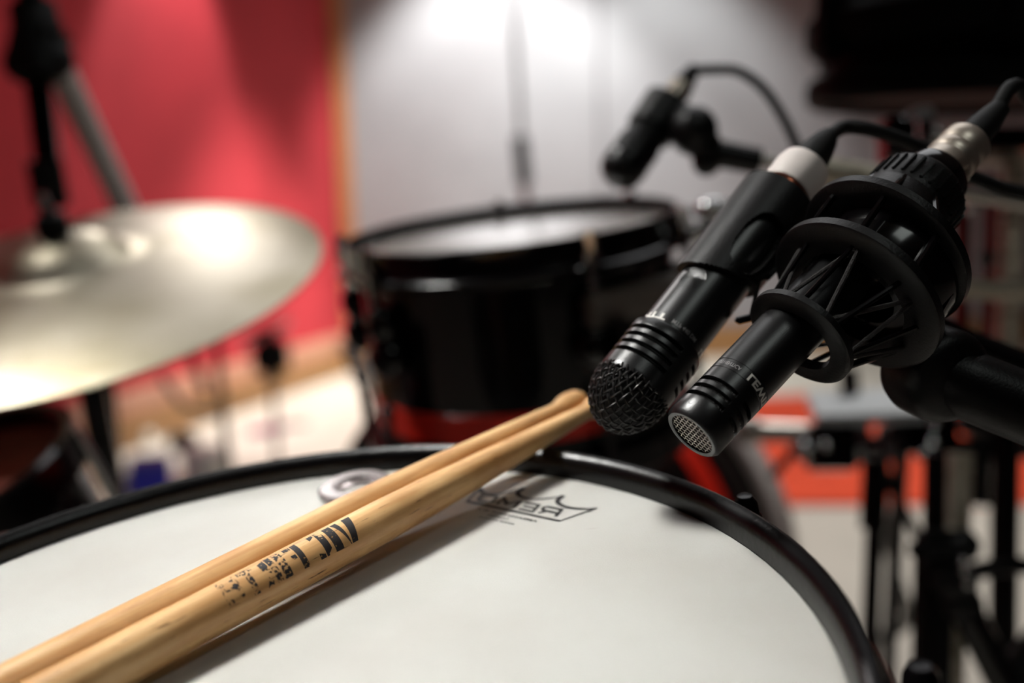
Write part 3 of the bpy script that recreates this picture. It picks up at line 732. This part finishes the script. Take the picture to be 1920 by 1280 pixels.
for ri in (.0012, .0022, .0032, .0042, .0052):
    for (aa, bb) in ((0.2, 2.4), (2.9, 4.6), (4.9, 6.2)):
        pts = [TV @ Vector(((.0130) * math.cos(pc + ri * math.cos(aa + (bb - aa) * k / 10) / .013), .0130 * math.sin(pc + ri * math.cos(aa + (bb - aa) * k / 10) / .013), zc + ri * math.sin(aa + (bb - aa) * k / 10))) for k in range(11)]
        k0 = len(mb.v); mbt = MB(); mbt.tube(pts, .0002, 5); mb.v += mbt.v; mb.f += [tuple(q + k0 for q in f) for f in mbt.f]
mb.build('rosette', 'micblack', vm)
# white taped plug
pv = thing('cable_connector', 'white taped cable plug at the rear of the domed microphone', 'connector', TV @ Matrix.Translation((0, 0, .1)))
MB(TV).lathe([(.0088, .104), (.0096, .104), (.0098, .105), (.0098, .1135), (.0090, .114)], 40).build('plug_ring', 'copper', pv, 'coppery metal ring')
MB(TV).lathe([(.0092, .1115), (.0110, .1115), (.0114, .113), (.0114, .124), (.0106, .1275), (.0080, .1295), (0, .130)], 40).build('tape_wrap', 'white', pv, 'white tape wrap')
MB(TV).lathe([(.0075, .128), (.0070, .137), (.0052, .145), (.0036, .149), (0, .149)], 24).build('cable_boot', 'rubber', pv)
e0 = TV @ Vector((0, 0, .145))
MB().tube([e0, W(1578, 240, .435), W(1622, 241, .436), W(1680, 258, .438), W(1745, 285, .44), W(1800, 320, .44), W(1870, 350, .44), W(1990, 400, .44), W(2060, 600, .46)], .0032, 10, 8).build('cable', 'rubber', pv)
# clip
ck = thing('microphone_clip', 'black plastic sleeve clip gripping the domed microphone', 'microphone clip', TV @ Matrix.Translation((0, 0, .07)))
mb = MB(TV)
nph = 180; rowsz = [.052 + .0005 * i for i in range(107)]; vs = []; fs = []
def rad(z): return .0136 + max(0, (z - .052)) * .022
holes = set()
for i, z in enumerate(rowsz[:-1]):
    for k in range(nph):
        ph = (k + .5) * 360 / nph; ph = ph - 360 if ph > 180 else ph
        zf = .052 + .013 * (1 - math.cos(math.radians((ph + 60))))  / 2        # slanting front lip
        if z < zf: holes.add((i, k)); continue
        # rounded window
        du = (ph - 14) / 30; dz = (z - .0735) / .0145
        if abs(du) ** 2.4 + abs(dz) ** 2.4 < 1: holes.add((i, k))
for r_off in (0, -.0016 + .0012):
    pass
o_ = len(rowsz) * nph
for ro in (0.0024, 0.0):
    for z in rowsz:
        for k in range(nph):
            a = 2 * PI * k / nph; r = rad(z) - .0004 + ro; vs.append((r * math.cos(a), r * math.sin(a), z))
for i in range(len(rowsz) - 1):
    for k in range(nph):
        l = (k + 1) % nph; A, B, C, D = i * nph + k, i * nph + l, (i + 1) * nph + l, (i + 1) * nph + k
        if (i, k) not in holes: fs += [(A, B, C, D), (o_ + D, o_ + C, o_ + B, o_ + A)]
        else:
            if (i, (k - 1) % nph) not in holes: fs.append((A, D, o_ + D, o_ + A))
            if (i, (k + 1) % nph) not in holes: fs.append((B, o_ + B, o_ + C, C))
            if (i - 1, k) not in holes and i > 0: fs.append((A, o_ + A, o_ + B, B))
            if (i + 1, k) not in holes: fs.append((D, C, o_ + C, o_ + D))
e = len(rowsz) - 1
for k in range(nph):
    l = (k + 1) % nph; fs.append((e * nph + k, e * nph + l, o_ + e * nph + l, o_ + e * nph + k))
mb.add(vs, fs); mb.build('sleeve', 'blackmat', ck)
h0 = W(1452, 455, .412); h1 = W(1520, 500, .43)
mb = MB(); mb.cyl(W(1430, 440, .405), h1, .007, .009); mb.ball(h1, .012); mb.build('hinge', 'blackmat', ck)
for (px, py) in ((1422, 520), (1400, 597)):
    T_ = frame(W(px, py, .385), V((-.25, 1, .1)), V((1, -.25, 0)))
    MB(T_).box((0, 0, 0), (.0085, .006, .0024), bev=.0006).build('tab', 'blackmat', ck)
MB().tube([W(1424, 524, .385), W(1408, 594, .385)], .0009, 8).build('cord', 'cord', ck)
MB().tube([W(1437, 520, .386), W(1500, 455, .395)], .0016, 8).build('strut', 'blackmat', ck)
bt2 = thing('microphone_stand', 'dark boom tube behind the cradle carrying the domed microphone', 'microphone stand', h1)
MB().tube([h1, W(1640, 560, .47), W(1800, 640, .5)], .008, 14).build('boom_tube', 'black', bt2)
MB().tube([W(1800, 640, .5), W(2100, 760, .5)], .008, 14).build('boom_tube', 'black', bt2)

# --- far microphone over the tom
d3 = .66
p0 = W(1155, 333, d3); p1 = W(1258, 190, d3 + .02); T3 = mic_frame(p0, p1); L3 = (p1 - p0).length
m3 = thing('dynamic_microphone', 'blurred dark microphone pointing down at the tom drum', 'microphone', T3)
MB(T3).lathe([(0, -.004), (.008, -.003), (.0130, .001), (.0148, .006), (.0150, .012), (.0150, .030), (.0138, .033), (.0132, .05), (.0125, L3), (0, L3)], 40).build('body', 'blackmat', m3)
MB(T3).lathe([(.0151, .010), (.0154, .012), (.0154, .0135), (.0151, .015)], 40).build('grille_band', 'black', m3)
c3 = thing('microphone_clip', 'blurred black clip and hinge holding the microphone over the tom', 'microphone clip', W(1270, 235, d3))
mb = MB(T3); mb.lathe([(.0126, .042), (.0165, .042), (.0178, L3 - .004), (.0130, L3 - .003)], 32, loop=True); mb.build('sleeve', 'blackmat', c3)
mb = MB(); mb.cyl(W(1262, 225, d3 + .01), W(1300, 250, d3 + .005), .014); mb.ball(W(1300, 245, d3), .0165, sq=(1, 1, 1)); mb.cyl(W(1300, 250, d3), W(1335, 290, d3), .0135, .0105); mb.build('hinge', 'blackmat', c3)
mb = MB(); mb.cyl(W(1322, 283, d3), W(1424, 303, d3), .0095, .0088); mb.ball(W(1325, 302, d3), .010); mb.build('threaded_socket', 'black', c3)
b3 = thing('microphone_stand', 'chrome boom rod running right from the blurred microphone clip', 'microphone stand', W(1424, 302, d3))
MB().tube([W(1420, 300, d3), W(1530, 318, d3), W(1700, 345, d3), W(1960, 388, d3)], .0048, 14).build('boom_tube', 'steel', b3)
MB().tube([W(1530, 318, d3), W(1690, 346, d3)], .0100, 16).build('boom_sleeve', 'palenickel', b3)
x3 = thing('cable_connector', 'small metal cable plug with boot on the blurred tom microphone', 'connector', p1)
q0 = T3 @ Vector((0, 0, L3)); zz = T3.to_3x3().col[2]
mb = MB(); mb.cyl(q0 - zz * .002, q0 + zz * .014, .0090, .0088); mb.build('plug_shell', 'nickel', x3)
MB().cyl(q0 + zz * .014, q0 + zz * .032, .0080, .0045).build('cable_boot', 'rubber', x3)
MB().tube([q0 + zz * .030, W(1345, 130, d3 + .03), W(1385, 134, d3 + .03), W(1430, 165, d3 + .03), W(1468, 220, d3 + .03), W(1500, 290, d3 + .03), W(1522, 360, d3 + .03), W(1545, 450, d3 + .04), W(1580, 600, d3 + .04)], .0036, 10, 8).build('cable', 'rubber', x3)

# ------------------------------------------------------------------ cymbal on the left
CN = V((-.1081, .8918, .4394)).normalized(); CC = CAM + V((-.402, .0493, -.9109)); TY = frame(CC, CN, ex)
cy_ = thing('ride_cymbal', 'large bronze cymbal tilted at the left', 'cymbal', TY)
pr = [(.2286, 0), (.222, .0022), (.20, .0075), (.16, .0150), (.12, .0205), (.08, .0238), (.060, .0250), (.056, .0275), (.050, .0350), (.040, .0420), (.028, .0470), (.012, .0495), (.006, .0497)]
pr2 = [(r, z - .0016) for r, z in pr][::-1]
MB(TY).lathe(pr + pr2, 128, loop=True).build('cymbal_plate', 'bronze', cy_)
cs = thing('cymbal_stand', 'metal stand post with black sleeve holding the large cymbal', 'cymbal stand', F(250, 1500, 0) if False else (CC.x + .02, CC.y + .02, 0))
MB(TY).lathe([(.004, .050), (.0125, .050), (.0140, .054), (.0140, .066), (.0115, .070), (.0060, .071), (.0060, .078), (0, .078)], 24).build('felt_washer', 'rubber', cs)
MB(TY).cyl((0, 0, -.05), (0, 0, .090), .0035, seg=12).build('threaded_rod', 'chrome', cs)
pb = TY @ Vector((0, 0, -.02)); 
MB(TY).lathe([(.004, -.02), (.013, -.02), (.013, .02), (.004, .044)], 20).build('tilter', 'blackchrome', cs)
mb = MB(); g0 = W(168, 700, .93); g1 = W(216, 960, .98); 
mb.tube([pb, g0], .0095, 16); mb.tube([g0, g1, g1 + (g1 - g0) * .25], .0125, 16); mb.build('post', 'black', cs)
lowp = g1 + (g1 - g0) * .25; fl = Vector((lowp.x, lowp.y + .02, .30))
MB().tube([lowp, fl], .0125, 14).build('post', 'blackchrome', cs)
for a in (0.4, 2.5, 4.6):
    e = Vector((fl.x + .26 * math.cos(a), fl.y + .26 * math.sin(a), .012)); MB().tube([fl, e], .007).ball(e, .012).build('leg', 'chrome', cs)

# microphone boom stand behind the cymbal
ms = thing('boom_stand', 'tall dark boom stand with grey tube behind the large cymbal', 'microphone stand', F(470, 860, 0))
d5 = 1.15
MB().tube([W(45, -160, d5 - .05), W(62, 60, d5), W(84, 260, d5 + .03)], .014, 12).build('upper_tube', 'darktom', ms)
MB().tube([W(70, 150, d5 + .02), W(100, 390, d5 + .05)], .0155, 12).build('lower_tube', 'blackchrome', ms)
MB().tube([W(82, 300, d5 + .03), W(98, 385, d5 + .045)], .021, 12).build('grip_sleeve', 'rubber', ms)
MB().tube([W(100, 100, d5), W(240, 400, d5 + .1), W(290, 510, d5 + .12)], .0155, 14).build('boom_tube', 'palepaint', ms, 'pale grey tube slanting down to the right')
mb = MB(); mb.box((0, 0, 0), (.06, .05, .075), frame(W(72, 95, d5), V((.2, 1, 0)), V((1, 0, 0))), .012); mb.ball(W(48, 118, d5), .025); mb.ball(W(100, 112, d5), .024); mb.cyl(W(60, 10, d5), W(85, 140, d5), .026, .030); mb.build('clamp', 'rubber', ms)
lp = W(290, 510, d5 + .12); l2 = W(195, 700, d5 + .1); ff = Vector((l2.x, l2.y, .03)); MB().tube([lp, l2, ff], .0125).build('post', 'black', ms)
for a in (2.2, 3.3, 4.4):
    e = ff + Vector((.2 * math.cos(a), .2 * math.sin(a), -.02)); MB().tube([ff + Vector((0, 0, .1)), e], .008).build('leg', 'black', ms)

# thin tall stand far behind the tom
fs_ = thing('microphone_stand', 'thin tall stand against the grey wall behind the tom', 'microphone stand', F(1000, 640, 0))
d6 = 2.6; q = W(990, 420, d6)
MB().tube([W(955, -120, d6), W(978, 265, d6)], .0075, 10).build('pole', 'greypaint', fs_)
MB().tube([W(975, 258, d6), W(983, 345, d6)], .020, 10).build('grip', 'rubber', fs_)
MB().tube([W(983, 345, d6), q, Vector((q.x, q.y, .02))], .011, 10).build('pole', 'redtube', fs_)
for a in (.5, 2.6, 4.7):
    MB().tube([Vector((q.x, q.y, .25)), Vector((q.x + .3 * math.cos(a), q.y + .3 * math.sin(a), .012))], .008).build('leg', 'black', fs_)

# ------------------------------------------------------------------ dark drum overhead at the right
pd = W(1862, -12, .93); nD = V((.0, .985, .15)).normalized(); To = frame(pd, nD, ex) @ Matrix.Diagonal((1.5, 1.5, 1.5, 1))
od = thing('hanging_tom', 'very dark out of focus drum hanging at the upper right', 'drum', To)
MB(To).lathe([(0, -.062), (.098, -.062), (.098, .10), (0, .10)], 64).build('shell', 'darktom', od)
MB(To).lathe(ring_prof(.098, .110, -.068, -.050, .004), 64, loop=True).build('hoop', 'darktom', od)
MB(To).lathe(ring_prof(.098, .112, -.036, -.010, .006), 64, loop=True).build('hoop', 'darktom', od)
for k in range(6): MB(To @ Matrix.Rotation(k * PI / 3 + .2, 4, 'Z')).box((.108, 0, -.02), (.018, .022, .05), bev=.006).build('lug', 'darktom', od)
# clamp glints under it
cl = thing('rack_clamp', 'small chrome rack clamp glinting under the dark hanging drum', 'clamp', W(1700, 270, .74))
mb = MB(); mb.box((0, 0, 0), (.024, .022, .020), frame(W(1680, 250, .74), V((0, 1, 0)), V((1, 0, 0))), .003); mb.build('clamp_block', 'gloss', cl)
mb = MB(); mb.cyl(W(1652, 285, .74), W(1712, 285, .74), .009); mb.build('barrel', 'blackchrome', cl)
mb = MB(); mb.cyl(W(1735, 225, .74), W(1738, 262, .74), .0062); mb.ball(W(1756, 252, .74), .006); mb.ball(W(1697, 228, .74), .004); mb.build('wing_screw', 'chrome', cl)
MB().tube([W(1725, 205, .76), W(1733, 280, .76), W(1733, 340, .76)], .0095).build('post', 'greypaint', cl)

MB().tube([W(1705, 285, .74), W(1800, 284, .92)], .007).build('link_rod', 'blackchrome', cl)
# ------------------------------------------------------------------ rack and stands at the right
rk = thing('drum_rack', 'tubular drum rack with chrome bar and slim red uprights at the right edge', 'drum rack', F(1860, 1500, 0))
d7 = .82
MB().tube([W(1780, 541, d7), W(2100, 548, d7)], .0085, 18).build('cross_bar', 'palenickel', rk)
MB().tube([W(1780, 284, d7 + .1), W(2100, 283, d7 + .1)], .014, 14).build('cross_bar', 'nickel', rk)
for px, r, m, dd in ((1806, .0075, 'redtube', .95), (1872, .0075, 'redtube', .98), (1860, .010, 'black', 1.02)):
    a = W(px, 330, dd); b = W(px - 6, 700, dd); MB().tube([a, b], r, 12).build('upright', m, rk)
a = W(1902, 300, .9); b = W(1888, 700, .9)
pts = [a + (b - a) * (k / 60) for k in range(61)]
MB().tube(pts, lambda t: .0105 + .0010 * math.sin(t * 60 * 2.1), 14).build('threaded_upright', 'palenickel', rk)
b2 = W(1880, 1290, .9); MB().tube([b, b2], .0125, 12).build('upright', 'black', rk)
ft2 = Vector((b2.x, b2.y, .02)); MB().tube([b2, ft2], .0125, 12).build('upright', 'black', rk)
MB().box((0, 0, 0), (.10, .03, .02), frame(W(1900, 262, .88), V((0, 1, 0)), V((1, 0, 0))), .004).build('clamp', 'gloss', rk)
MB().ball(W(1821, 384, .88), .0075).build('wing_nut', 'chrome', rk)
MB().ball(W(1850, 485, .9), .008).build('wing_nut', 'blackchrome', rk)

hh = thing('hi_hat_stand', 'black stand with thick post and side braces in the lower right', 'stand', F(1760, 1700, 0))
d8 = .80
def tb(pts, r, m, nm='tube', par=None, seg=12, sm=0): return MB().tube([W(*p) for p in pts], r, seg, sm).build(nm, m, par or hh)
tb([(1754, 850, d8), (1752, 1010, d8)], .0090, 'black', 'post'); tb([(1752, 1000, d8), (1746, 1290, d8)], .0155, 'black', 'post')
e = W(1750, 1290, d8); MB().tube([e, Vector((e.x, e.y, .015))], .0150, 12).build('post', 'black', hh)
a = W(1800, 850, d8 + .02); b = W(1782, 1290, d8 + .02)
MB().tube([a + (b - a) * (k / 70) for k in range(71)], lambda t: .0105 + .0009 * math.sin(t * 70 * 2.1), 12).build('threaded_rod', 'palenickel', hh)
mb = MB(); mb.box((0, 0, 0), (.050, .03, .030), frame(W(1768, 1030, d8 - .02), V((0, 1, 0)), V((1, -.1, 0))), .01); mb.ball(W(1806, 1022, d8 - .02), .013); mb.ball(W(1790, 1085, d8 - .02), .018); mb.ball(W(1803, 1130, d8 - .02), .016); mb.build('clamp', 'rubber', hh)
tb([(1770, 1060, d8 - .02), (1830, 1180, d8 - .02), (1900, 1320, d8 - .02)], .0125, 'black', 'brace')
tb([(1815, 1170, d8), (1868, 1280, d8)], .004, 'black', 'brace')
for (x, y) in ((1808, 1053), (1809, 1071), (1815, 1094)): MB().ball(W(x, y, d8 - .045), .0035, 10).build('bolt', 'chrome', hh)
MB(frame(W(1822, 1146, d8 - .03), V((0, 0, 1)))).lathe([(.004, -.003), (.0095, -.003), (.0095, .003), (.004, .003)], 24, loop=True).build('ring_nut', 'black', hh)
tb([(1820, 1072, d8 + .03), (1880, 1060, d8 + .03), (1990, 1060, d8 + .03)], .0075, 'black', 'brace')
tb([(1900, 1290, d8), (2000, 1170, d8)], .02, 'deep', 'brace')

lt = thing('tripod_stand', 'slender black stand with grip sleeve right of the snare drum', 'stand', F(1636, 1700, 0))
d9 = .95
tb([(1643, 860, d9), (1637, 990, d9)], .0125, 'black', 'grip_sleeve', lt); tb([(1640, 985, d9), (1628, 1290, d9)], .0085, 'black', 'pole', lt)
e = W(1628, 1290, d9); MB().tube([e, Vector((e.x, e.y, .25))], .0085).build('pole', 'black', lt)
for a in (.3, 2.4, 4.5): MB().tube([Vector((e.x, e.y, .27)), Vector((e.x + .22 * math.cos(a), e.y + .22 * math.sin(a), .01))], .007).build('leg', 'black', lt)
tb([(1650, 865, d9), (1690, 950, d9), (1722, 1005, d9)], .0050, 'black', 'brace', lt)
tag(MB().tube([W(1655, 960, 1.25), W(1668, 1030, 1.25), W(1690, 1110, 1.25), W(1702, 1150, 1.25), W(1690, 1175, 1.25), W(1650, 1195, 1.25), W(1630, 1200, 1.25), W(1600, 1260, 1.3)], .0078, 12, 8).build('cable', 'greycable'), 'pale grey cable looping between the two black stands', 'cable')

# pedal board and clamps
pm = thing('cymbal_mount', 'grey metal plate on black and chrome clamps over the orange rug', 'mount', W(1630, 800, 1.0))
dP = 1.0
c1, c2, c3_, c4 = W(1512, 752, dP + .06), W(1715, 742, dP + .06), W(1752, 790, dP - .03), W(1532, 798, dP - .03)
up = Vector((0, 0, .010)); vs = [c1, c2, c3_, c4]; vs = [v for v in vs] + [v + up for v in vs]
MB().add(vs, [(3, 2, 1, 0), (4, 5, 6, 7), (0, 1, 5, 4), (1, 2, 6, 5), (2, 3, 7, 6), (3, 0, 4, 7)]).build('plate', 'plate', pm)
def bx(px, py, d, w_, h_, m, nm, par=pm, dep=.03, bev=.003): return MB(frame(W(px, py, d), V((0, .2, 1)), V((1, 0, 0)))).box((0, 0, 0), (w_, h_, dep), bev=bev).build(nm, m, par)
bx(1557, 838, dP - .02, .044, .046, 'gloss', 'clamp_block'); bx(1600, 815, dP, .026, .030, 'chrome', 'clamp_block'); bx(1640, 838, dP, .040, .022, 'chrome', 'hinge_block')
bx(1690, 815, dP, .030, .040, 'gloss', 'clamp_block'); bx(1600, 850, dP, .020, .020, 'paper', 'spacer')
MB().tube([W(1398, 808, dP), W(1525, 812, dP)], .0105, 14).ball(W(1404, 806, dP), .015).ball(W(1523, 808, dP - .02), .0085).build('side_rod', 'steel', pm)
MB().ball(W(1512, 845, dP - .02), .012).build('knob', 'chrome', pm)
for (x, y) in ((1734, 852), (1750, 828), (1752, 790), (1548, 835)): MB().ball(W(x, y, dP - .06), .0045, 10).build('bolt', 'chrome', pm)
mb = MB(); mb.cyl(W(1660, 800, dP), W(1655, 860, dP), .008); mb.cyl(W(1675, 800, dP), W(1675, 865, dP), .005); mb.build('pin', 'chrome', pm)
tb([(1590, 690, dP + .05), (1595, 745, dP + .05)], .010, 'blackchrome', 'post', pm)
bx(1755, 815, dP - .02, .034, .05, 'gloss', 'clamp_block')
MB().tube([W(1740, 838, dP), W(1990, 842, dP)], .0105, 12).build('cross_bar', 'black', pm)
MB().tube([W(1500, 830, dP + .03), W(1446, 895, dP + .03)], .005, 8).build('brace', 'black', pm)
mb = MB(); mb.cyl(W(1820, 800, dP), W(1900, 805, dP), .012); mb.ball(W(1815, 795, dP), .012); mb.build('wing_screw', 'blackchrome', pm)
mb = MB(frame(W(1840, 925, dP), V((0, 1, 0)))); mb.lathe([(0, -.012), (.012, -.011), (.015, -.004), (.015, .035), (0, .035)], 20); mb.build('rubber_grip', 'rubber', pm)
MB().cyl(W(1868, 895, dP), W(1866, 935, dP), .005).build('pin', 'chrome', pm)
e = W(1690, 850, dP); MB().tube([e, Vector((e.x, e.y + .05, .012))], .008).build('pole', 'black', pm)

# ------------------------------------------------------------------ things on the floor at the far left
def put(px, py, z=0.0): return F(px, py, z)
g = put(285, 925); T_ = Matrix.Translation(g) @ Matrix.Rotation(.25, 4, 'Z')
bb = thing('storage_box', 'small blue box with pale lid on the floor behind the snare', 'box', g)
MB(T_).box((0, 0, .045), (.115, .08, .09), bev=.004).build('box_body', 'blue', bb)
MB(T_).box((0, 0, .100), (.110, .085, .022), bev=.005).build('lid', 'bluetop', bb, 'pale blue lid')
g = put(385, 893); T_ = Matrix.Translation(g) @ Matrix.Rotation(.15, 4, 'Z')
wb = thing('white_bin', 'white plastic tub with lid beside the small blue box', 'tub', g)
mb = MB(T_); mb.lathe([(0, 0), (.060, 0), (.064, .004), (.070, .075), (.067, .075)], 24, Matrix.Diagonal((1, .8, 1, 1))); mb.build('tub', 'paper', wb)
mb = MB(T_); mb.lathe([(.0, .100), (.045, .098), (.068, .090), (.073, .080), (.073, .074), (.068, .074)], 24, Matrix.Diagonal((1, .8, 1, 1))); mb.build('lid', 'white', wb)
for (px, py, h, lab) in ((150, 950, .10, 'white bottle on the floor nearest the floor tom'), (228, 925, .09, 'white bottle on the floor just left of the blue box')):
    g = put(px, py); T_ = Matrix.Translation(g)
    bo = thing('bottle', lab, 'bottle', g, 'white bottles on the floor')
    MB(T_).lathe([(0, 0), (.020, 0), (.022, .003), (.022, h * .65), (.012, h * .8), (.010, h * .82), (.010, h * .9)], 20).build('bottle_body', 'paper', bo)
    MB(T_).lathe([(.012, h * .88), (.012, h), (0, h)], 16).build('cap', 'white', bo)
g = put(262, 830); tag(MB().box((g.x, g.y, .025), (.10, .08, .05), bev=.01).build('cloth_bundle', 'paper'), 'pale folded cloth on the floor by the brown skirting', 'cloth')
g = put(345, 842); tag(MB().box((g.x, g.y, .030), (.09, .08, .06), bev=.015).build('dark_pouch', 'rubber'), 'dark pouch on the floor behind the white tub', 'pouch')
g = put(500, 812); tag(MB(Matrix.Translation(g) @ Matrix.Rotation(.4, 4, 'Z')).box((0, 0, .012), (.13, .045, .024), bev=.008).build('pencil_case', 'magenta'), 'magenta pencil case lying on the white floor', 'case')
g = put(545, 800); tag(MB(Matrix.Translation(g) @ Matrix.Rotation(.3, 4, 'Z')).box((0, 0, .008), (.14, .03, .016), bev=.006).build('glasses_case', 'greypaint'), 'slim grey case beside the magenta one', 'case')
# black loudspeaker-like box on a stand by the red wall
d10 = 3.0
sb = thing('stage_box', 'small black box on a chrome stand in front of the red wall', 'box', F(512, 770, 0))
MB(frame(W(508, 668, d10), V((0, 0, 1)), V((1, .1, 0)))).box((0, 0, 0), (.105, .15, .10), bev=.03).build('housing', 'rubber', sb)
e = W(508, 668, d10); MB().tube([e, Vector((e.x, e.y, .01))], .009).build('pole', 'blackchrome', sb)
MB().tube([W(455, 640, d10), W(540, 602, d10)], .012).build('bracket', 'chrome', sb)
st = thing('low_stand', 'thin dark stand legs left of the small black box', 'stand', F(415, 880, 0))
d11 = 2.2
e = W(432, 900, d11); MB().tube([W(405, 600, d11), W(410, 700, d11), e, Vector((e.x, e.y, .0))], .009).build('pole', 'blackchrome', st)
MB().tube([W(350, 640, d11), W(372, 700, d11), W(385, 745, d11)], .009).build('leg', 'black', st)
MB().tube([W(300, 700, d11), W(345, 760, d11), W(400, 770, d11), W(425, 740, d11)], .008, 8, 6).build('leg', 'greycable', st)
# bright bag-like chair back behind the tom on the left
gs = thing('grey_stand', 'blurred grey metal stand leg left of the tom by the skirting', 'stand', F(700, 760, 0))
MB().tube([W(650, 640, 2.2), W(690, 720, 2.2)], .022, 12).build('leg', 'greypaint', gs)
MB().tube([W(690, 720, 2.2), W(728, 850, 2.2)], .012, 12).build('leg', 'chrome', gs)
e = W(728, 850, 2.2); MB().tube([e, Vector((e.x, e.y, .01))], .012).build('leg', 'chrome', gs)
